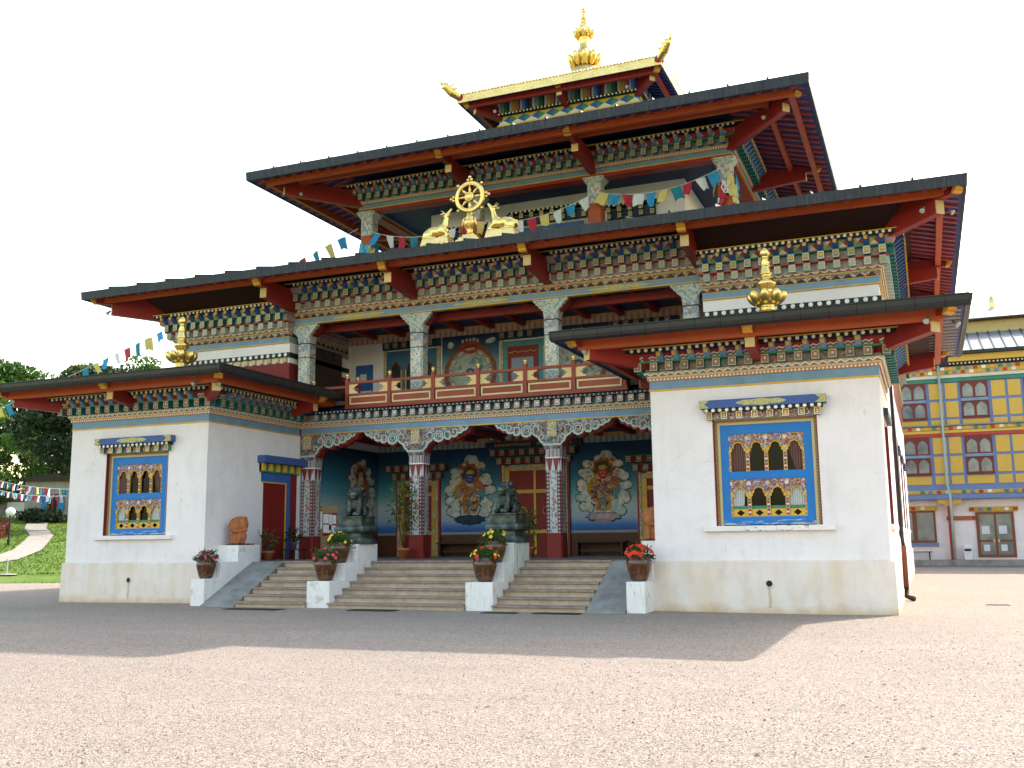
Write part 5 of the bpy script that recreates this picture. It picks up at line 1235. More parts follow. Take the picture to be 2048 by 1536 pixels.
# ------------------------------------------------------------------ rainwater pipe, floodlights, vents
dp = tp(MB().tube([(.1, 5.4, 5.6), (.1, 5.4, 1.7), (.14, 5.2, 1.35)], .055, 10), 'downpipe', M['downpipe'], smooth=True)
tp(MB().tube([(.14, 5.2, 1.4), (.14, 5.2, 1.25), (.14, 5.2, .35)], .065, 10), 'lower_pipe', M['rust_pipe'], dp, smooth=True)
tp(MB().tube([(.14, 5.2, .35), (.14, 5.2, .12), (.3, 5.0, .06)], .07, 10), 'pipe_shoe', M['downpipe'], dp, smooth=True)
def flood(x, y, z, d):
    d = Vector(d).normalized(); p = Vector((x, y, z))
    o = tp(MB().tube([p, p + d * .1, p + d * .16], [.025, .045, .07], 12), 'floodlight', M['lamp_metal'], smooth=True)
    tp(MB().disc(p + d * .155, d, .06, .012, 14), 'lens', M['grey_wall'], o)
for x, y, z, d in ((1.05, -1.45, 5.98, (-.3, -.6, -.7)), (1.5, -1.0, 5.95, (.6, -.3, -.7)), (-16.75, -1.1, 5.98, (.6, -.5, -.6)), (-17.2, -1.4, 5.98, (-.4, -.6, -.7)), (-6.2, -1.2, 5.98, (-.5, -.6, -.6)), (-24.1, -1.2, 5.98, (.3, -.6, -.7)),
                   (1.2, 2.7, 9.55, (-.3, -.6, -.7)), (1.75, 3.1, 9.55, (.6, -.3, -.7)), (-24.6, 2.9, 9.55, (-.3, -.6, -.7)), (-3.0, 7.3, 14.55, (-.4, -.6, -.6)), (-20.0, 7.3, 14.55, (.4, -.6, -.6)), (-8.7, 12.4, 18.85, (-.3, -.7, -.5)), (-14.3, 12.4, 18.85, (.3, -.7, -.5))): flood(x, y, z, d)
for x in (-2.54, -20.47):
    v_ = tp(MB().tube([(x, -.07, .635), (x, -.078, .635)], .075, 20), 'vent_hole', M['black_paint'])
    tp(MB().tube([(x + .08 * math.cos(t), -.083, .635 + .08 * math.sin(t)) for t in [k * .32 for k in range(21)]], .012, 6), 'vent_rim', M['plinth_render'], v_)
# ------------------------------------------------------------------ staircase, cheek walls, ramps
NZ = [.14 + .165 * k for k in range(7)]; NY = [-.95 + .36 * k for k in range(7)]
for x0, x1, lab in ((-16.1, -13.96, 'flight of stone steps beside the ramp by the left wing'), (-13.27, -9.52, 'wide middle flight of worn stone steps between the two stained pedestals'), (-8.79, -6.5, 'flight of stone steps beside the ramp by the right wing')):
    st = thing('stair_flight', lab, 'steps', ((x0 + x1) / 2, -.9, 0), group='flights of steps')
    for k in range(7):
        y1 = NY[k] + .42 if k < 6 else 1.519
        MB().box(x0 + .01, x1 - .01, NY[k] + .03, 1.5, NZ[k] - .17 if k else -.05, NZ[k] - .047).build('riser', M['riser_stone'], st)
        MB().box(x0 - .0, x1 + .0, NY[k] - .03, max(y1, NY[k] + .3), NZ[k] - .045, NZ[k]).build('tread', M['tread_stone'], st, bevel=.008)
for x0, x1, lab in ((-17.17, -16.11, 'grey concrete ramp beside the steps by the left wing'), (-6.49, -5.57, 'grey concrete ramp beside the steps by the right wing')):
    v = [(x0, -1.0, -.05), (x1, -1.0, -.05), (x1, 1.2, -.05), (x0, 1.2, -.05)]; u = [(x0, -1.0, .02), (x1, -1.0, .02), (x1, 1.2, 1.12), (x0, 1.2, 1.12)]
    tag(MB().hexa(v, u).build('ramp', M['concrete'], bevel=.01), lab, 'ramp')
def cheek(x0, x1, lev, lab, mats=('stained_white', 'stained_white', 'stained_white'), back=None):
    r = thing('stepped_pedestal', lab, 'pedestal', ((x0 + x1) / 2, -.85, 0))
    for (y0, y1, z), mt, nm in zip(lev, mats, ('front_block', 'middle_block', 'rear_block')): MB().box(back[0] if back and y0 > .1 else x0, back[1] if back and y0 > .1 else x1, y0, y1, -.05, z).build(nm, M[mt], r, bevel=.015)
    return r
cheek(-13.95, -13.28, [(-.85, -.151, .665), (-.15, .469, 1.1), (.47, 1.545, 1.585)], 'stained white stepped pedestal under the lion with the ball, between left and middle steps')
cheek(-9.51, -8.8, [(-.85, -.151, .66), (-.15, .469, 1.1), (.47, 1.545, 1.58)], 'white stepped pedestal with a green stain between middle and right steps', ('stained_white', 'stained_white', 'verdigris_white'))
cheek(-17.61, -17.17, [(-.85, -.201, .71), (-.2, .549, 1.14), (.55, 1.545, 1.59)], 'white stepped pedestal against the left wing under a terracotta figure', back=(-17.9, -17.17))
cheek(-5.56, -5.13, [(-.85, -.12, .69), (-.119, .549, 1.14), (.55, 1.545, 1.59)], 'white stepped pedestal against the right wing under a terracotta figure', back=(-5.56, -5.09))

# ------------------------------------------------------------------ gilded roof ornaments
def petals(par, n, R, z, r, tilt, nm='lotus_petal', off=0.):
    me = MB().ell((0, 0, 0), r, nu=12, nv=10).mesh(nm, M['gold'], True)
    for k in range(n):
        a = 2 * math.pi * k / n + off; obj(nm, me, par, (R * math.cos(a), R * math.sin(a), z), world=False, rot=(0, tilt, a))
def finial(x, y, z, lab):
    t = thing('roof_finial', lab, 'finial', (x, y, z), group='golden finials on the wing roofs')
    MB().lathe([(0, -.15), (.34, -.15), (.34, .02), (.33, .05), (.28, .07), (.27, .1), (.22, .17), (.17, .19), (.19, .22), (.19, .26), (.16, .28), (.2, .33), (.3, .42), (.2, .6), (.12, .68), (.17, .74), (.24, .84), (.245, .88), (.2, .94), (.13, .99), (.12, 1.02), (.14, 1.03), (.14, 1.06), (.1, 1.08), (.165, 1.1), (.16, 1.12), (.12, 1.28), (.11, 1.3), (.13, 1.31), (.13, 1.34), (.1, 1.36), (.115, 1.38), (.085, 1.48), (.08, 1.5), (.1, 1.51), (.1, 1.53), (.07, 1.54), (.1, 1.57), (.135, 1.63), (.125, 1.7), (.07, 1.77), (0, 1.83)], 28).build('shaft', M['gold'], t, smooth=True, world=False)
    petals(t, 8, .34, .5, (.12, .12, .2), .62)
finial(-2.54, 1.9, 6.98, 'golden lotus finial on the right wing roof above the large window'); finial(-20.44, 1.7, 6.9, 'golden lotus finial on the left wing roof beside the trees')
t = thing('golden_pinnacle', 'tall golden pinnacle with two lotus rings on the golden roof', 'pinnacle', (XC, YC, 21.38))
MB().lathe([(0, -.5), (.62, -.5), (.6, .1), (.45, .16), (.35, .3), (.48, .55), (.52, .75), (.46, .92), (.3, 1.03), (.24, 1.1), (.2, 1.3), (.19, 1.6), (.23, 1.66), (.2, 1.7), (.24, 1.85), (.22, 2.0), (.24, 2.1), (.2, 2.2), (.13, 2.27), (.18, 2.3), (.17, 2.33), (.11, 2.5), (.14, 2.52), (.13, 2.55), (.08, 2.7), (.1, 2.72), (.09, 2.75), (.05, 2.82), (.09, 2.88), (.11, 2.95), (.07, 3.06), (0, 3.16)], 28).build('shaft', M['gold'], t, smooth=True, world=False)
petals(t, 10, .55, .55, (.13, .15, .32), .35); petals(t, 9, .34, 1.85, (.09, .1, .21), .4); t.scale = (1.08, 1.08, .97)
# dharma wheel between two deer on the eave of the main roof
WY, WZ = 3.83, 10.5
t = thing('wheel_statue', 'golden eight-spoked wheel on a vase stand between two deer', 'wheel', (XC, WY, WZ))
cz = 1.52
MB().tube([(.44 * math.cos(k * math.pi / 24), 0, cz + .44 * math.sin(k * math.pi / 24)) for k in range(49)], .062, 10, cap=False).build('rim', M['gold'], t, smooth=True, world=False)
MB().tube([(.39 * math.cos(k * math.pi / 24), -.03, cz + .39 * math.sin(k * math.pi / 24)) for k in range(49)], .022, 8, cap=False).build('rim_bead', M['gold'], t, smooth=True, world=False)
hub = MB().ell((0, 0, cz), (.14, .1, .14), nu=18, nv=12).build('hub', M['gold'], t, smooth=True, world=False)
MB().tube([(.13 * math.cos(k * math.pi / 12), -.06, cz + .13 * math.sin(k * math.pi / 12)) for k in range(25)], .02, 8, cap=False).build('hub_ring', M['gold'], hub, smooth=True, world=False)
for k in range(8):
    a = k * math.pi / 4; c_, s_ = math.cos(a), math.sin(a)
    MB().tube([(c_ * q, 0, cz + s_ * q) for q in (.1, .18, .22, .26, .3, .4)], [.03, .028, .045, .045, .03, .042], 8).build('spoke', M['gold'], t, smooth=True, world=False)
    bl = [(.56, 0, .05)] if k % 2 else [(.545, -.055, .048), (.545, .055, .048), (.63, 0, .05)]
    for q, o_, r_ in bl: MB().ell((c_ * q - s_ * o_, 0, cz + s_ * q + c_ * o_), (r_,) * 3, nu=12, nv=8).build('bead', M['gold'], t, smooth=True, world=False)
MB().lathe([(0, .3), (.14, .3), (.08, .42), (.13, .52), (.19, .64), (.2, .74), (.15, .78), (.16, .82), (.13, .9), (.1, .93), (.05, .97), (0, .98)], 20).build('vase', M['gold'], t, smooth=True, world=False)
for s in (-1, 1): MB().tube([(s * .14, -.03, .88), (s * .2, -.05, .8), (s * .22, -.05, .65), (s * .25, -.04, .52)], [.02, .03, .025, .012], 6).build('ribbon', M['gold'], t, smooth=True, world=False)
MB().frus(-.42, .42, -.27, .27, -.1, -.38, .38, -.25, .25, .14).frus(-.33, .33, -.22, .22, .14, -.3, .3, -.2, .2, .23).box(-.2, .2, -.15, .15, .23, .31).build('stand', M['gold_embossed'], t, world=False, bevel=.02)
def deer_mesh():
    mb = MB(); mb.ell((-.08, 0, .23), (.33, .155, .17)); mb.ell((.16, 0, .26), (.17, .145, .19)); mb.ell((-.3, 0, .19), (.13, .15, .13))
    cap(mb, (.2, 0, .3), (.27, 0, .62), .115, .068); cap(mb, (.27, 0, .62), (.28, 0, .68), .068, .07); mb.ell((.29, 0, .7), (.085, .07, .075), nu=10, nv=8)
    cap(mb, (.31, 0, .72), (.42, 0, .86), .06, .035)
    for s in (-1, 1):
        cap(mb, (.24, s * .08, .2), (.36, s * .1, .07), .06, .04); cap(mb, (.36, s * .1, .06), (.1, s * .1, .03), .038, .03)
        mb.ell((-.26, s * .1, .15), (.16, .07, .12)); cap(mb, (-.14, s * .14, .07), (-.38, s * .13, .04), .04, .035); cap(mb, (-.38, s * .14, .04), (.0, s * .17, .025), .035, .025)
    cap(mb, (-.42, 0, .24), (-.47, 0, .1), .04, .02); return sculpt('deer_body', mb, M['gold'], .016, 4)
DEER = deer_mesh()
for s, lab in ((1, 'golden deer resting to the left of the wheel, head raised'), (-1, 'golden deer resting to the right of the wheel, head raised')):
    t = thing('golden_deer', lab, 'deer statue', (XC - s * 1.08, WY - .02, WZ), 0 if s > 0 else math.pi, group='golden deer')
    obj('body', DEER, t, (0, 0, .3), world=False, scale=(1.1, 1.15, 1.05))
    for q in (-1, 1):
        MB().ell((.21, q * .08, 1.06), (.09, .012, .03), Vector((0, 0, 1)).rotation_difference(Vector((0, q * .5, 1))), 8, 6).build('ear', M['gold'], t, smooth=True, world=False)
        MB().tube([(.26, q * .03, 1.08), (.2, q * .05, 1.15), (.14, q * .06, 1.18)], [.014, .011, .005], 6).build('horn', M['gold'], t, smooth=True, world=False)
    bs = MB().frus(-.52, .52, -.3, .3, -.1, -.43, .43, -.24, .24, .3).build('plinth', M['gold_embossed'], t, world=False, bevel=.02)
    for k in range(5): MB().ell((-.34 + k * .17, -.26, .12), (.05, .03, .05), nu=10, nv=6).build('lotus_boss', M['gold'], bs, smooth=True, world=False)
# dragon heads on the corners of the golden roof
def dragon():
    mb = MB()
    cap(mb, (-.3, 0, -.05), (.1, 0, .12), .17, .19); cap(mb, (.1, 0, .12), (.34, 0, .3), .19, .15); cap(mb, (.34, 0, .34), (.52, 0, .4), .1, .055); cap(mb, (.34, 0, .24), (.5, 0, .22), .06, .035)
    cap(mb, (.5, 0, .42), (.56, 0, .56), .045, .035); cap(mb, (.56, 0, .56), (.53, 0, .72), .035, .026); cap(mb, (.53, 0, .72), (.56, 0, .9), .026, .018)
    for s in (-1, 1): mb.ell((.3, s * .11, .4), (.05, .04, .05)); cap(mb, (.16, s * .1, .34), (-.06, s * .16, .48), .045, .02); cap(mb, (.1, s * .15, .2), (-.12, s * .24, .24), .04, .02)
    for k in range(4): cap(mb, (.05 - k * .1, 0, .28 - k * .07), (-.02 - k * .1, 0, .38 - k * .07), .04, .02)
    return sculpt('dragon_head', mb, M['gold'], .022, 2)
DRG = dragon()
for x, y, a, lab in ((rcG[0], rcG[2], -.75 * math.pi, 'golden dragon head on the front left corner of the golden roof'), (rcG[1], rcG[2], -.25 * math.pi, 'golden dragon head on the front right corner of the golden roof'), (rcG[1], rcG[3], .25 * math.pi, 'golden dragon head on the rear right corner of the golden roof')):
    t = thing('dragon_head', lab, 'roof ornament', (x, y, 19.42), a, group='dragon heads on the golden roof')
    obj('head', DRG, t, (.12, 0, .08), world=False, scale=(1.08, .95, 1.08)); MB().tube([(-.3, 0, -.05), (-.08, 0, .05)], .2, 12).build('collar', M['red_paint'], t, world=False, smooth=True)

# ------------------------------------------------------------------ bronze lions and terracotta figures
def lion_mesh():
    mb = MB(); mb.ell((0, -.04, .33), (.19, .19, .26)); mb.ell((0, .14, .2), (.22, .2, .2)); mb.ell((0, -.12, .62), (.2, .19, .19)); mb.ell((0, -.04, .56), (.23, .2, .22)); mb.ell((0, -.28, .58), (.12, .1, .1)); mb.ell((0, -.34, .63), (.06, .04, .04)); mb.ell((0, -.3, .49), (.09, .07, .04))
    for s in (-1, 1):
        cap(mb, (s * .13, -.16, .4), (s * .14, -.24, .08), .085, .065); mb.ell((s * .14, -.29, .05), (.075, .1, .05)); mb.ell((s * .21, .08, .16), (.1, .17, .15)); mb.ell((s * .23, -.04, .05), (.08, .12, .05)); mb.ell((s * .09, -.27, .68), (.05, .05, .035)); mb.ell((s * .17, -.08, .74), (.05, .04, .06))
    rr_ = random.Random(2)
    for k in range(46):
        a = rr_.uniform(.25, 2 * math.pi - .25) - math.pi / 2; e = rr_.uniform(-.5, 1.3); mb.ell((.22 * math.cos(a) * math.cos(e), -.05 + .2 * math.sin(a) * math.cos(e), .57 + .21 * math.sin(e)), (.045,) * 3, nu=6, nv=5)
    cap(mb, (0, .3, .25), (0, .32, .5), .06, .08); mb.ell((.05, -.3, .06), (.08, .08, .07)); return sculpt('lion_body', mb, M['bronze'], .02, 2)
LION = lion_mesh()
def sq(prof, par, nm, mt):
    mb = MB()
    for (r0, z0), (r1, z1) in zip(prof[:-1], prof[1:]):
        if abs(z1 - z0) > 1e-4: mb.frus(-r0, r0, -r0, r0, z0, -r1, r1, -r1, r1, z1)
    return mb.build(nm, M[mt], par, world=False, bevel=.006)
for x, z, a, lab in ((-13.62, 1.585, .18, 'bronze guardian lion on a moulded plinth before the notice board'), (-9.16, 1.58, -.25, 'bronze guardian lion on a moulded plinth before the red double door')):
    t = thing('lion_statue', lab, 'statue', (x, 1.0, z), 0, group='bronze guardian lions')
    pl = sq([(.4, 0), (.4, .07), (.33, .17), (.3, .19), (.3, .28), (.43, .34), (.45, .4), (.43, .45), (.35, .5), (.35, .7), (.37, .705), (.37, .74)], t, 'plinth', 'bronze_dull')
    for q, (y0, y1) in enumerate(((-.36, -.351),)): MB().box(-.27, .27, y0, y1, .54, .66).build('panel', M['bronze'], pl, world=False)
    obj('body', LION, t, (0, .02, .74), a, world=False)
def figure_mesh():
    mb = MB(); mb.ell((0, 0, .04), (.2, .16, .07)); mb.ell((.0, 0, .17), (.15, .14, .14)); mb.ell((.12, .02, .2), (.1, .13, .13)); mb.ell((-.03, -.02, .47), (.21, .19, .23)); mb.ell((.08, .03, .5), (.17, .17, .21)); mb.ell((-.06, -.13, .42), (.13, .09, .1)); mb.ell((-.05, -.13, .56), (.14, .07, .05)); mb.ell((.0, -.1, .33), (.17, .1, .035)); mb.ell((-.13, -.1, .52), (.05, .06, .04)); mb.ell((.03, -.05, .66), (.1, .1, .05))
    for s in (-1, 1): cap(mb, (s * .1, -.1, .25), (s * .09, -.15, .06), .055, .05)
    for k in range(7): mb.ell((.12 + .07 * math.cos(k), .06 * math.sin(k * 2), .36 + .05 * k), (.07, .07, .05))
    return sculpt('figure', mb, M['terracotta'], .016, 6)
FIG = figure_mesh()
for x, lab in ((-17.5, 'crouching terracotta lion figure on the pedestal by the left wing'), (-5.36, 'crouching terracotta lion figure on the pedestal by the right wing')):
    t = thing('terracotta_figure', lab, 'statue', (x, .95, 1.59), group='terracotta figures'); obj('body', FIG, t, (0, 0, .02), .2, world=False, scale=1.12); MB().box(-.24, .24, -.22, .22, 0, .025).build('base_plate', M['iron'], t, world=False)
t = thing('clay_dish', 'shallow clay dish with a small plant beside the terracotta figure', 'dish', (-17.4, 1.38, 1.59)); MB().lathe([(0, 0), (.1, 0), (.14, .04), (.13, .045), (0, .02)], 16).build('dish', M['terracotta'], t, world=False)

# ------------------------------------------------------------------ pots with flowers
def leaves(mb, c, rx, rz, n, L, r_, lo=-.2, m=0, up=.3):
    for k in range(n):
        a = r_.uniform(0, 6.283); q = r_.random() ** .6; e = r_.uniform(lo, 1)
        d = Vector((math.cos(a) * math.sqrt(max(0, 1 - e * e)) * q, math.sin(a) * math.sqrt(max(0, 1 - e * e)) * q, e * q))
        p = Vector(c) + Vector((d.x * rx, d.y * rx, d.z * rz)); f_ = (d + Vector((r_.uniform(-.5, .5), r_.uniform(-.5, .5), up + r_.uniform(-.4, .4)))).normalized()
        s_ = f_.cross(Vector((r_.uniform(-1, 1), r_.uniform(-1, 1), r_.uniform(-.3, 1)))).normalized(); l = L * r_.uniform(.6, 1.3); n_ = f_.cross(s_)
        mb.add([p, p + f_ * l * .45 + s_ * l * .28 + n_ * l * .06, p + f_ * l, p + f_ * l * .45 - s_ * l * .28 + n_ * l * .06], [(0, 1, 2, 3)], m)
    return mb
def flower_mesh(nm, mt, r=.045):
    mb = MB()
    for k in range(5):
        a = k * 1.2566; mb.ell((math.cos(a) * r * .6, math.sin(a) * r * .6, .004 * (k % 2)), (r * .5, r * .5, r * .22), nu=6, nv=4)
    mb.ell((0, 0, r * .15), (r * .25,) * 3, nu=6, nv=4); return mb.mesh(nm, M[mt])
FLW = {k: flower_mesh('flower', k) for k in ('petal_pink', 'petal_red', 'petal_yellow', 'petal_rose')}
POT = [(0, 0), (.17, 0), (.2, .06), (.25, .22), (.285, .36), (.29, .43), (.27, .5), (.245, .53), (.25, .56), (.225, .57), (.22, .53), (.0, .51)]
def pot(x, y, z, sc_, lab, fl, nf, seed, fr=.045, blades=0, hh=.2, fsz=1):
    r_ = random.Random(seed); t = thing('flower_pot', lab, 'flower pot', (x, y, z), group='glazed pots on the pedestals')
    MB().lathe([(a * sc_, b * sc_) for a, b in POT], 28).build('pot', M['glazed_pot'], t, smooth=True, world=False)
    zt = .52 * sc_; MB().disc((0, 0, zt - .02), (0, 0, 1), .21 * sc_, .01, 16).build('soil', M['soil'], t, world=False)
    mb = leaves(MB(), (0, 0, zt + .04), .3 * sc_, hh, 260, .08, r_, lo=-.45)
    for k in range(9):
        a = r_.uniform(0, 6.28); leaves(mb, (.27 * sc_ * math.cos(a), .27 * sc_ * math.sin(a), zt + r_.uniform(-.06, .2)), .12, .1, 22, .07, r_, lo=-.8)
    for k in range(blades):
        a = r_.uniform(0, 6.28); l = r_.uniform(.25, .5); b0 = Vector((.1 * math.cos(a), .1 * math.sin(a), zt)); tip = b0 + Vector((math.cos(a) * l * .5, math.sin(a) * l * .5, l)); md = b0.lerp(tip, .5) + Vector((0, 0, .05)); w_ = Vector((-math.sin(a), math.cos(a), 0)) * .012
        mb.add([b0 - w_, b0 + w_, md + w_, tip, md - w_], [(0, 1, 2, 3, 4)])
    mb.build('foliage', M['leaf_pot'], t, world=False)
    for k in range(nf):
        a = r_.uniform(0, 6.28); e = r_.uniform(-.1, 1); q = math.sqrt(max(0, 1 - e * e)); d = Vector((math.cos(a) * q, math.sin(a) * q, e)); p = Vector((d.x * .33 * sc_, d.y * .33 * sc_, zt + .06 + d.z * (hh + .03)))
        o = obj('flower', FLW[fl if not isinstance(fl, tuple) else r_.choice(fl)], t, p, world=False, rot=(d + Vector((0, -.4, .3))).to_track_quat('Z', 'Y').to_euler(), scale=fsz * r_.uniform(.8, 1.3))
pot(-17.39, -.52, .71, .92, 'glazed pot of small rose flowers on the pedestal by the left wing', ('petal_rose', 'petal_rose', 'petal_pink'), 22, 1, blades=7, fsz=.7)
pot(-13.62, -.5, .665, 1.02, 'glazed pot of pink geraniums on the pedestal left of the middle steps', 'petal_pink', 19, 2, fsz=.95, blades=5)
pot(-9.15, -.5, .66, 1.02, 'glazed pot of scarlet flowers on the pedestal right of the middle steps', ('petal_red', 'petal_red', 'petal_red', 'petal_yellow'), 18, 3, blades=9, fsz=1)
pot(-5.35, -.48, .69, 1.0, 'glazed pot of bright red petunias on the pedestal by the right wing', 'petal_red', 34, 4, blades=6, fsz=1.0)
pot(-13.62, .16, 1.1, .95, 'glazed pot of yellow flowers at the foot of the left bronze lion', 'petal_yellow', 10, 5, hh=.22, blades=16)
pot(-9.16, .16, 1.1, .95, 'glazed pot of yellow flowers at the foot of the right bronze lion', 'petal_yellow', 9, 6, hh=.24, blades=6)
def tall_plant(x, y, z, h, lab, seed, potm='terracotta', ps=.8, n=230, leafm_='leaf_mid', rr_=.45, low=.35):
    r_ = random.Random(seed); t = thing('potted_plant', lab, 'plant', (x, y, z))
    MB().lathe([(0, 0), (.15 * ps, 0), (.21 * ps, .3 * ps), (.25 * ps, .31 * ps), (.26 * ps, .4 * ps), (.22 * ps, .4 * ps), (.21 * ps, .36 * ps), (0, .35 * ps)], 20).build('pot', M[potm], t, smooth=True, world=False)
    mb = MB(); lf = MB()
    for k in range(4):
        a = r_.uniform(0, 6.28); p = [Vector((0, 0, .3 * ps))]
        for q in range(6): p.append(p[-1] + Vector((math.cos(a) * .05 + r_.uniform(-.05, .05), math.sin(a) * .05 + r_.uniform(-.05, .05), h / 6.5)))
        mb.tube(p, [.018, .016, .014, .012, .01, .008, .005], 6)
    mb.build('stem', M['bark'], t, world=False, smooth=True)
    leaves(lf, (0, 0, h * (.5 + low / 2) + .1), rr_, h * (.5 - low / 2) + .1, n, .13, r_, lo=-1, up=.0); lf.build('foliage', M[leafm_], t, world=False)
tall_plant(-13.86, 4.12, PF, 2.3, 'tall leafy plant in a terracotta pot before the left painted column', 11, n=260, rr_=.5)
tall_plant(-10.3, 5.4, PF, 1.25, 'leafy plant in a pot beside the red double door', 12, n=150, rr_=.3)
tall_plant(-17.45, 2.35, PF, .75, 'small leafy plant in a terracotta pot by the side door', 13, n=70, rr_=.25, ps=.7)
t = thing('plant_stand', 'low black stand holding a purple pot by the side door', 'stand', (-17.4, 3.55, PF))
MB().box(-.25, .25, -.3, .3, .3, .33).build('top', M['iron'], t, world=False)
for a in (-.22, .22):
    for b in (-.27, .27): MB().box(a - .015, a + .015, b - .015, b + .015, 0, .3).build('leg', M['iron'], t, world=False)
tall_plant(-17.4, 3.55, PF + .33, .42, 'trailing plant in a purple pot on the black stand', 14, 'purple_pot', .5, 90, 'leaf_dark', .32)
# notice board with papers
t = thing('notice_board', 'tan standing notice board with pinned sheets behind the end column', 'notice board', (-17.18, 5.02, PF))
MB().box(-.42, .42, 0, .04, 0, 1.68).build('panel', M['board_tan'], t, world=False); MB().box(-.12, .4, -.012, 0, .72, 1.45).build('red_backing', M['maroon'], t, world=False)
for (x0, x1, z0, z1) in ((-.4, -.14, .95, 1.5), (-.1, .1, 1.12, 1.42), (.12, .22, .9, 1.4), (-.1, .2, .82, 1.08), (.24, .38, 1.1, 1.38), (.24, .38, .8, 1.05)): MB().box(x0, x1, -.02, -.013, z0, z1).build('paper_sheet', M['paper'], t, world=False)

# ------------------------------------------------------------------ prayer flags
FC = ['flag_blue', 'flag_white', 'flag_red', 'flag_teal', 'flag_yellow']
def flag_mesh(wd, ht, mt, r_):
    v = []; nx, nz = 5, 4; ph = r_.uniform(0, 6); sk = r_.uniform(-.25, .25); tp_ = r_.uniform(.45, 1.0)
    for j in range(nz + 1):
        for i in range(nx + 1):
            u = i / nx - .5; q = j / nz; v.append((u * wd * (1 - (1 - tp_) * q) + sk * q * wd, math.sin(u * 6 + ph + q * 2) * .07 * q * wd * 2, -q * ht * (1 + .1 * math.sin(u * 5 + ph))))
    return MB().add(v, [(j * (nx + 1) + i, j * (nx + 1) + i + 1, (j + 1) * (nx + 1) + i + 1, (j + 1) * (nx + 1) + i) for j in range(nz) for i in range(nx)]).mesh('flag', M[mt], True)
def flags(P0, P1, sag, n, lab, seed, wd=.34, ht=.42, cols=FC, skip=(), t0=.02, t1=.98):
    r_ = random.Random(seed); P0, P1 = Vector(P0), Vector(P1)
    t = thing('prayer_flag_string', lab, 'prayer flags', P0, group='strings of prayer flags')
    pt = lambda q: P0.lerp(P1, q) - Vector((0, 0, sag * 4 * q * (1 - q)))
    MB().tube([pt(k / 24) for k in range(25)], .012, 5).build('cord', M['flag_white'], t)
    for k in range(n):
        q = t0 + (t1 - t0) * (k + .5) / n
        if k in skip: continue
        d = (pt(min(1, q + .01)) - pt(q - .01)).normalized(); o = obj('flag', flag_mesh(wd, ht * r_.uniform(.85, 1.15), cols[k % len(cols)], r_), t, pt(q) - Vector((0, 0, .01)), rot=(r_.uniform(-.35, .35), -math.asin(max(-1, min(1, d.z))), math.atan2(d.y, d.x) + r_.uniform(-.4, .4)))
flags((-18.55, 9.0, 13.45), (-42, 11, 7.2), .25, 36, 'string of prayer flags running from the upper gallery down past the left wing', 21, .36, .5, ['flag_blue', 'flag_yellow', 'flag_teal', 'flag_red', 'flag_white'], skip=(4, 9, 27))
flags((-18.05, 9.05, 13.3), (-13.8, 9.05, 13.15), .4, 8, 'prayer flags hanging in the gallery bay beside the golden deer', 22, .36, .42)
flags((-13.8, 9.05, 13.15), (-9.2, 9.05, 13.5), .4, 9, 'prayer flags hanging in the middle gallery bay behind the wheel', 23, .36, .4, ['flag_yellow', 'flag_white', 'flag_blue', 'flag_white', 'flag_red'])
flags((-9.1, 9.05, 13.55), (-4.75, 9.05, 13.75), .4, 10, 'prayer flags hanging in the gallery bay over the right wing', 24, .36, .42, ['flag_yellow', 'flag_blue', 'flag_red', 'flag_white', 'flag_blue', 'flag_yellow', 'flag_teal', 'flag_red', 'flag_white', 'flag_blue'])
flags((-52, 22, 5.75), (-26.5, 3.4, 3.55), .12, 23, 'upper string of prayer flags stretched over the lawn', 25, .36, .3, ['flag_indigo', 'flag_yellow', 'flag_teal', 'flag_red', 'flag_white'])
flags((-52, 22, 5.2), (-26.2, 3.0, 3.3), .15, 23, 'lower string of prayer flags stretched over the lawn', 26, .36, .24, ['flag_cyan', 'flag_red', 'flag_white', 'flag_indigo', 'flag_white'])
def bundle(x, y, z0, z1, lab, seed, cols):
    r_ = random.Random(seed); t = thing('flag_bundle', lab, 'prayer flags', (x, y, z0)); h = z1 - z0
    for k in range(22):
        a = r_.uniform(0, 6.283); mb = MB(); zt = h * r_.uniform(.45, 1); l = r_.uniform(.35, .8); v = []
        for j in range(5):
            for i in range(4):
                aa = a + (i - 1.5) * .25 * (1 - .1 * j) + .1 * math.sin(j * 2 + k); rr_ = .33 + .05 * math.sin(i * 2.1 + j + k) + .02 * j; v.append((rr_ * math.cos(aa), rr_ * math.sin(aa), max(-.2, zt - l * j / 4)))
        mb.add(v, [(j * 4 + i, j * 4 + i + 1, (j + 1) * 4 + i + 1, (j + 1) * 4 + i) for j in range(4) for i in range(3)]).build('flag', M[cols[k % len(cols)]], t, smooth=True, world=False)
bundle(-18.3, 9.42, 11.75, 13.0, 'bundle of mostly blue prayer flags wrapped round the left gallery column', 31, ['flag_cyan', 'flag_blue', 'flag_cyan', 'flag_blue', 'flag_red', 'flag_yellow', 'flag_cyan'])
bundle(-4.68, 9.42, 11.9, 13.7, 'bundle of mixed prayer flags wrapped round the right gallery column', 32, ['flag_blue', 'flag_yellow', 'flag_red', 'flag_white', 'flag_teal'])

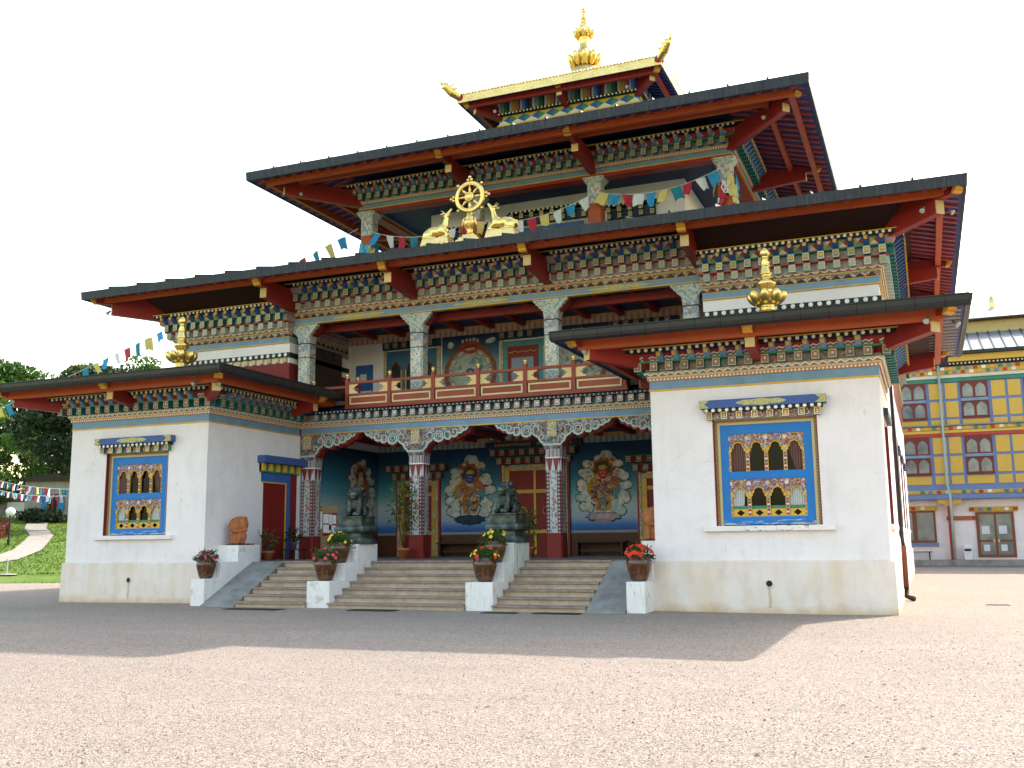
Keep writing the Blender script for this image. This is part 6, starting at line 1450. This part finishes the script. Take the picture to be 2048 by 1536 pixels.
# ------------------------------------------------------------------ yellow guest house behind
Hs = thing('yellow_house', 'yellow guest house with blue timber grid, red windows and metal roof', 'building', (4, 40.2, .33)); HY = 40.2
def hp(mb, nm, mt, par=None, **k): return mb.build(nm, M[mt] if isinstance(mt, str) else [M[q] for q in mt], par or Hs, **k)
HX0, HX1 = -7.6, 15.5
hp(MB().box(HX0, HX1, HY, 52, 0, 3.72), 'ground_floor_wall', 'white_render'); up = hp(MB().box(HX0, HX1, HY - .05, 52, 3.72, 11.9), 'upper_wall', 'timber_blue')
PB = {}
def panel(x0, x1, z0, z1):
    k = (round(x1 - x0, 2), round(z1 - z0, 2))
    if k not in PB: PB[k] = MB().box(0, x1 - x0, -.03, 0, 0, z1 - z0).mesh('yellow_panel', M['ochre_wall'])
    obj('yellow_panel', PB[k], Hs, (x0, HY - .052, z0))
def hwin(xc, z0):
    w_ = hp(MB().box(xc - .72, xc + .72, HY - .12, HY - .04, z0, z0 + 2.12), 'window', 'brown_frame')
    for zz in (z0 + .08, z0 + 1.18):
        for s in (-1, 1):
            pl = [(-.27, 0), (.27, 0), (.27, .52), (.2, .6), (.19, .66), (.1, .7), (.07, .76), (-.07, .76), (-.1, .7), (-.19, .66), (-.2, .6), (-.27, .52)]
            hp(MB().prism([(xc + s * .34 + a, zz + b) for a, b in pl], lambda a, b, t: (a, t, b), HY - .125, HY - .12), 'pane', 'window_glass', w_)
    hp(MB().box(xc - .72, xc + .72, HY - .16, HY - .121, z0 + .94, z0 + 1.1), 'transom', 'light_blue', w_); hp(MB().box(xc - .76, xc + .76, HY - .2, HY - .121, z0 - .06, z0), 'sill', 'brown_frame', w_)
for k in range(-2, 5):
    xc = .46 + 3.3 * k
    if xc - .8 < HX0 or xc + .8 > HX1: continue
    hwin(xc, 5.2); hwin(xc, 8.42)
    for a, b in ((xc + .9, xc + 1.62), (xc + 1.76, xc + 2.42)):
        if b + .1 > HX1: continue
        for z0, z1 in ((4.6, 5.08), (5.24, 6.2), (6.36, 7.3), (8.05, 8.32), (8.46, 9.38), (9.54, 10.45)): panel(a, b, z0, z1)
    panel(xc - .7, xc + .7, 4.6, 5.08); panel(xc - .7, xc + .7, 8.05, 8.32)
for nm, z0, z1, e, mt in (('blue_line', 3.72, 3.84, .14, 'timber_blue'), ('dentil_line', 3.86, 4.02, .16, 'pale_trim'), ('block_band', 4.04, 4.26, .1, 'ochre_wall'), ('red_line', 7.36, 7.52, .1, 'tri_red'), ('yellow_fringe', 7.54, 7.7, .12, 'ochre_wall'), ('block_band', 7.72, 7.92, .1, 'ochre_wall'), ('gutter_line', 7.95, 8.03, .22, 'metal_roof'), ('green_line', 10.52, 10.72, .1, 'green_paint'), ('dentil_line', 10.74, 10.92, .16, 'pale_trim'), ('block_band', 10.94, 11.4, .1, 'ochre_wall'), ('dot_board', 11.46, 11.62, .3, 'black_paint'), ('soffit', 11.64, 12.0, .5, 'ochre_wall'), ('gutter', 12.02, 12.2, .75, 'slate_fascia')):
    hp(MB().box(HX0 - e, HX1 + e, HY - .05 - e, HY + .2, z0, z1), nm, mt, up)
bc = [MB().box(-.11, .11, -.1, 0, 0, .17).mesh('house_block', M[q]) for q in ('tri_red', 'green_paint', 'white_paint', 'timber_blue', 'ochre_wall')]
for z, ph in ((4.07, 0), (7.74, 1), (10.98, 2), (11.2, 0)):
    for k in range(52): obj('house_block', bc[(k * 2 + ph) % 5], up, (HX0 + .3 + k * .44 + (.22 if z > 11.1 else 0), HY - .12, z))
mb = MB()
for k in range(110): mb.ell((HX0 + .1 + k * .21, HY - .37, 11.54), (.055, .04, .055), nu=7, nv=5)
o = hp(mb, 'dot_row', 'white_paint', up); o['kind'] = 'stuff'
rf = hp(MB().hexa([(HX0 - .8, HY - .8, 12.15), (HX1 + .8, HY - .8, 12.15), (HX1 + .8, 53, 12.15), (HX0 - .8, 53, 12.15)], [(HX0 + 4, HY + 4.2, 14.1), (HX1 - 4, HY + 4.2, 14.1), (HX1 - 4, 49, 14.1), (HX0 + 4, 49, 14.1)]), 'roof', 'metal_roof')
for k in range(40):
    x = HX0 - .6 + k * .6; t_ = min(1, (x - HX0 + .8) / 4.8, (HX1 + .8 - x) / 4.8)
    if t_ > .05: hp(MB().hexa([(x - .03, HY - .8, 12.15), (x + .03, HY - .8, 12.15), (x + .03, HY - .8 + 5 * t_, 12.15 + 1.95 * t_), (x - .03, HY - .8 + 5 * t_, 12.15 + 1.95 * t_)], [(x - .03, HY - .8, 12.22), (x + .03, HY - .8, 12.22), (x + .03, HY - .8 + 5 * t_, 12.22 + 1.95 * t_), (x - .03, HY - .8 + 5 * t_, 12.22 + 1.95 * t_)]), 'roof_seam', 'slate_fascia', rf)
hp(MB().box(1.5, 10.2, 45.2, 49, 13.6, 15.0), 'lantern_wall', 'ochre_wall'); hp(MB().box(2.9, 10.2, 45.0, 45.2, 13.75, 14.9), 'lantern_panel', 'pale_yellow')
hp(MB().hexa([(.6, 44.3, 15.0), (11, 44.3, 15.0), (11, 50, 15.0), (.6, 50, 15.0)], [(4.8, 46.6, 16.0), (6.8, 46.6, 16.0), (6.8, 47.7, 16.0), (4.8, 47.7, 16.0)]), 'lantern_roof', 'metal_roof')
hp(MB().lathe([(0, 0), (.24, 0), (.24, .12), (.17, .16), (.2, .5), (.17, .95), (.12, 1.0), (.12, 1.1), (.03, 1.15), (.02, 1.35), (0, 1.36)], 18, (5.55, 47, 15.75)), 'roof_pinnacle', 'gold', smooth=True)
# ground floor of the yellow house
dr = hp(MB().box(3.3, 5.25, HY - .08, HY + .05, .45, 2.98), 'double_door', 'wood_door')
for a, b in ((3.46, 4.22), (4.34, 5.1)):
    for z0, z1 in ((.6, 1.3), (1.42, 2.84)): hp(MB().box(a, b, HY - .09, HY - .079, z0, z1), 'pane', 'window_glass', dr)
    hp(MB().box(a + .1, b - .25, HY - .094, HY - .091, 1.75, 2.2), 'notice', 'paper', dr); hp(MB().box(a + .15, b - .3, HY - .094, HY - .091, .8, 1.15), 'notice', 'paper', dr)
for x in (4.16, 4.4): hp(MB().box(x - .05, x + .05, HY - .12, HY - .081, 1.28, 1.44), 'handle', 'pale_yellow', dr)
hp(MB().box(3.0, 5.5, HY - .12, HY, 3.02, 3.28), 'door_header', 'ochre_wall')
for k in range(6): obj('house_block', bc[(k * 3) % 5], Hs, (3.15 + k * .44, HY - .11, 3.06))
for xa, xb in ((-1.05, 1.2), (-5.4, -3.0), (7.4, 9.8)):
    wn = hp(MB().box(xa, xb, HY - .08, HY + .05, 1.3, 3.1), 'shop_window', 'wood_door'); n = 2
    for k in range(n): hp(MB().box(xa + .12 + k * (xb - xa) / n, xa + (k + 1) * (xb - xa) / n - .12, HY - .09, HY - .079, 1.42, 3.0), 'pane', 'window_glass', wn)
    hp(MB().box(xa - .08, xb + .08, HY - .14, HY, 1.1, 1.28), 'sill', 'timber_blue', wn); hp(MB().box(xa - .15, xb + .15, HY - .13, HY, 3.12, 3.38), 'header', 'ochre_wall', wn)
    for k in range(5): obj('house_block', bc[(k * 2 + 1) % 5], wn, (xa + .1 + k * .5, HY - .12, 3.16))
for x in (2.0, -5.0, 9.2):
    ps = hp(MB().box(x - .14, x + .14, 39.55, 39.83, .33, 3.35), 'porch_post', 'tri_red')
    hp(MB().prism([(-.16, 3.35), (.16, 3.35), (.3, 3.45), (.6, 3.5), (.66, 3.72), (-.66, 3.72), (-.6, 3.5), (-.3, 3.45)], lambda a, z, t: (x + a, t, z), 39.55, 39.83), 'post_bracket', 'ochre_wall', ps)
hp(MB().box(HX0, HX1, 39.45, HY - .06, 3.73, 4.0), 'porch_beam', 'timber_blue')
hp(MB().tube([(1.95, 39.9, 12.0), (1.95, 39.9, 4.6), (2.05, 39.42, 3.9), (2.05, 39.42, .35)], .075, 10), 'downpipe', 'pipe_green', smooth=True)
sg = thing('shop_sign', 'red board lettered BOUTIQUE on the wall of the yellow house', 'sign', (2.55, HY - .1, 2.55))
MB().box(-.75, .75, 0, .06, 0, .22).build('board', M['sign_red'], sg, world=False)
cu = bpy.data.curves.new('lettering', 'FONT'); cu.body = 'BOUTIQUE'; cu.size = .2; cu.extrude = .004; cu.align_x = 'CENTER'; cu.space_character = 1.15
to = bpy.data.objects.new('tmp', cu); C.objects.link(to); dg = bpy.context.evaluated_depsgraph_get(); tm = bpy.data.meshes.new_from_object(to.evaluated_get(dg)); bpy.data.objects.remove(to); tm.materials.clear(); tm.materials.append(M['pale_yellow'])
obj('lettering', tm, sg, (0, -.006, .04), world=False, rot=(math.pi / 2, 0, 0))
t = thing('waste_bin', 'white plastic waste bin beside the red post of the yellow house', 'bin', (2.75, 39.75, .33)); MB().frus(-.2, .2, -.18, .18, 0, -.23, .23, -.2, .2, .62).build('body', M['plastic_white'], t, world=False, bevel=.02); MB().frus(-.23, .23, -.2, .2, .64, -.17, .17, -.14, .14, .82).build('lid', M['plastic_white'], t, world=False, bevel=.02); MB().box(-.18, .18, -.207, -.2, .48, .6).build('mouth', M['black_paint'], t, world=False)
t = thing('bench', 'small wooden bench by the wall of the yellow house', 'bench', (.2, 39.7, .33)); MB().box(-.7, .7, -.18, .18, .42, .47).build('seat', M['bench_wood'], t, world=False)
for s in (-.55, .55): MB().box(s - .04, s + .04, -.15, .15, 0, .42).build('leg', M['bench_wood'], t, world=False)

# ------------------------------------------------------------------ yard furniture
t = thing('drain_grate', 'slotted iron drain grate in the gravel by the right flank', 'drain', (2.15, 3.85, .012)); MB().box(-.26, .26, -.15, .15, -.02, .006).build('frame', M['concrete'], t, world=False)
for k in range(9): MB().box(-.21 + k * .05, -.185 + k * .05, -.11, .11, .006, .012).build('bar', M['iron'], t, world=False)
for x, y, a, b, lab in ((-14.9, -1.75, .8, .22, 'dark drain cover before the left steps'), (-11.7, -1.4, .62, .2, 'dark drain cover before the middle steps'), (-8.35, -1.5, .42, .14, 'dark drain cover before the right pedestal'), (-7.0, -1.42, .55, .16, 'dark drain cover before the right steps')):
    t = thing('drain_cover', lab, 'drain cover', (x, y, .016)); MB().box(-a, a, -b, b, -.02, .004).build('plate', M['iron'], t, world=False); MB().box(-a + .04, a - .04, -b + .04, b - .04, .004, .01).build('lid', M['iron'], t, world=False)
def gz(x, y): return hill(x, y) - .03
x, y = -50.2, 21.8
t = thing('lamp_post', 'black lamp post with a white globe beside the footpath', 'lamp post', (x, y, gz(x, y))); MB().tube([(0, 0, -.2), (0, 0, 1.75)], .055, 10).build('pole', M['iron'], t, world=False); MB().lathe([(0, 0), (.09, 0), (.09, .3), (0, .32)], 12).build('foot', M['iron'], t, world=False); MB().ell((0, 0, 1.98), (.27, .27, .25), nu=20, nv=14).build('globe', M['globe'], t, world=False, smooth=True)
x, y = -39.8, 12.7
t = thing('marker_post', 'short grey marker post in bare soil at the lawn edge', 'post', (x, y, gz(x, y))); MB().tube([(0, 0, -.2), (0, 0, .72)], .04, 10).build('post', M['grey_wall'], t, world=False); MB().lathe([(0, .0), (.5, .0), (.35, .04), (0, .06)], 16).build('soil', M['path_gravel'], t, world=False)

# ------------------------------------------------------------------ trees, hedge and old house on the slope
def tree(x, y, h, cr, mt, n, lab, seed, low=.25, leaf=.3, cat='tree', name='tree', wide=1.0):
    r_ = np.random.RandomState(seed); z0 = hill(x, y) - .1; t = thing(name, lab, cat, (x, y, z0), group='trees on the slope'); q = random.Random(seed)
    mb = MB(); mb.tube([(0, 0, -.3), (.1, 0, h * .3), (-.1, .1, h * .6), (0, 0, h * .9)], [h * .026 + .05, h * .02, h * .012, .03], 9)
    K = 34; cen = []
    for k in range(K):
        a = q.uniform(0, 6.283); e = q.uniform(low, .97); pr_ = math.sin(math.pi * min(1, (e - low) / (1 - low) * .82 + .16)) ** .7; rr_ = cr * pr_ * q.uniform(.25, 1.0)
        c_ = Vector((math.cos(a) * rr_, math.sin(a) * rr_, e * h)); cen.append((c_, cr * q.uniform(.16, .36)))
        if k % 2 == 0: s_ = Vector((0, 0, max(h * .18, c_.z - cr * .6))); mb.tube([s_, s_.lerp(c_, .5) + Vector((0, 0, .2)), c_], [.1, .06, .02], 5)
    mb.build('trunk', M['bark'], t, world=False, smooth=True)
    ci = r_.randint(0, K, n); d = r_.normal(size=(n, 3)); d /= np.linalg.norm(d, axis=1)[:, None]; rad_ = np.array([c[1] for c in cen])[ci] * r_.uniform(.35, 1.0, n) ** .5
    pos = np.array([tuple(c[0]) for c in cen])[ci] + d * rad_[:, None] * np.array([1.15, 1.15, .75])
    f_ = d * .6 + r_.normal(size=(n, 3)) * .6; f_ /= np.linalg.norm(f_, axis=1)[:, None]; g_ = np.cross(f_, r_.normal(size=(n, 3))); g_ /= np.linalg.norm(g_, axis=1)[:, None] + 1e-9
    L = leaf * r_.uniform(.5, 1.3, n)[:, None]
    v = np.stack([pos - f_ * L * .5, pos + g_ * L * .32, pos + f_ * L * .5, pos - g_ * L * .32], 1).reshape(-1, 3)
    me = bpy.data.meshes.new('crown'); me.from_pydata(v.tolist(), [], (np.arange(n * 4).reshape(n, 4)).tolist()); me.materials.append(M[mt]); obj('crown', me, t, world=False)
tree(-54.2, 32.6, 11.2, 5.2, 'leaf_dark', 16000, 'large dark leafy tree standing before the old house', 41, .4, .34)
tree(-62.5, 41.5, 12.5, 5.0, 'leaf_dark', 13000, 'dark dense tree rising behind the old house', 42, .2, .36)
tree(-68.5, 34.0, 11.0, 4.2, 'leaf_light', 11000, 'bright green tree behind the garage', 43, .15, .34)
tree(-77.0, 43.2, 13.5, 5.5, 'leaf_mid', 11000, 'mid green tree rising behind the bright one', 44, .15, .4)
tree(-73.5, 49.5, 13.6, 5.2, 'leaf_olive', 9000, 'olive green tree whose top shows above the left wing roof', 45, .25, .38)
tree(-68.0, 51.5, 14.6, 3.6, 'leaf_mid', 6000, 'green treetop beside the golden finial of the left wing', 46, .3, .36)
tree(-80.5, 50.5, 12.0, 5.5, 'leaf_olive', 8000, 'olive tree far behind at the left edge of the slope', 47, .15, .42)
tree(-63.3, 29.2, 3.6, 1.3, 'leaf_fresh', 3000, 'young bright green shrub tree near the garage', 48, .12, .22)
tree(-60.6, 34.0, 1.0, 1.5, 'leaf_dark', 2500, 'low dark bush under the shuttered window', 49, .0, .2, 'bush', 'bush')
tree(-62.6, 34.6, .8, 1.2, 'leaf_dark', 2000, 'low dark bush at the corner of the old house', 50, .0, .2, 'bush', 'bush')
r_ = np.random.RandomState(8); n = 9000; hx = np.array([-51.2, 22.0]); hd = np.array([-.6, .8]); t = thing('hedge', 'low clipped red-leaved hedge along the footpath', 'hedge', (-52.8, 24.2, hill(-52.8, 24.2)))
s_ = r_.uniform(-3.2, 2.6, n); w2 = r_.uniform(-.7, .7, n); hh = r_.uniform(0, .85, n) * (1 + .1 * np.sin(s_ * 3)); wx_ = -52.8 - 1.0 + hd[0] * s_ + .8 * w2; wy_ = 24.2 - .8 + hd[1] * s_ + .6 * w2
pz = np.array([hill(a, b) for a, b in zip(wx_, wy_)]) + hh; pos = np.stack([wx_, wy_, pz], 1); f_ = r_.normal(size=(n, 3)) * .08; g_ = r_.normal(size=(n, 3)) * .05
me = bpy.data.meshes.new('foliage'); me.from_pydata(np.stack([pos - f_, pos + g_, pos + f_, pos - g_], 1).reshape(-1, 3).tolist(), [], np.arange(n * 4).reshape(n, 4).tolist()); me.materials.append(M['hedge_red']); obj('foliage', me, t)
OR = math.atan2(.38, .925) + .06; oh = thing('old_house', 'old plastered house with blue shutters and a red window under the trees', 'house', (-64.4, 35.5, hill(-64.4, 35.5) - .1), OR)
def op(mb, nm, mt, par=None, **k): return mb.build(nm, M[mt], par or oh, world=False, **k)
op(MB().box(0, 9, 0, 5, -1, 3.1), 'wall', 'old_plaster'); op(MB().prism([(-.4, 3.0), (9.4, 3.0), (9.4, 3.2), (4.5, 3.9), (-.4, 3.2)], lambda a, z, t_: (a, t_, z), -.35, 5.3), 'roof', 'bark')
wn = op(MB().box(1.75, 2.55, -.06, .02, .72, 2.0), 'window', 'sign_red'); op(MB().box(1.85, 2.1, -.07, -.055, .8, 1.92).box(2.2, 2.45, -.07, -.055, .8, 1.92), 'pane', 'dark_glass', wn)
for a in (1.28, 2.58): op(MB().box(a, a + .44, -.1, -.04, .7, 2.02), 'shutter', 'flag_blue')
op(MB().box(4.2, 5.2, -.06, .02, -.3, 2.0), 'door', 'plastic_white')
gr = thing('garage', 'low garage with a white door and rust red lintel beside the old house', 'garage', (-66.7, 35.2, hill(-66.7, 35.2) - .1), OR)
MB().box(-3, 2.3, 0, 4, -1, 1.9).build('wall', M['stone_wall'], gr, world=False); MB().box(.6, 2.2, -.06, .0, -.3, 1.25).build('door', M['plastic_white'], gr, world=False); MB().box(.5, 2.3, -.08, 0, 1.27, 1.55).build('lintel', M['roof_tile'], gr, world=False); MB().box(-3.2, 2.3, -.3, 4.2, 1.9, 2.05).build('roof', M['slate_fascia'], gr, world=False)
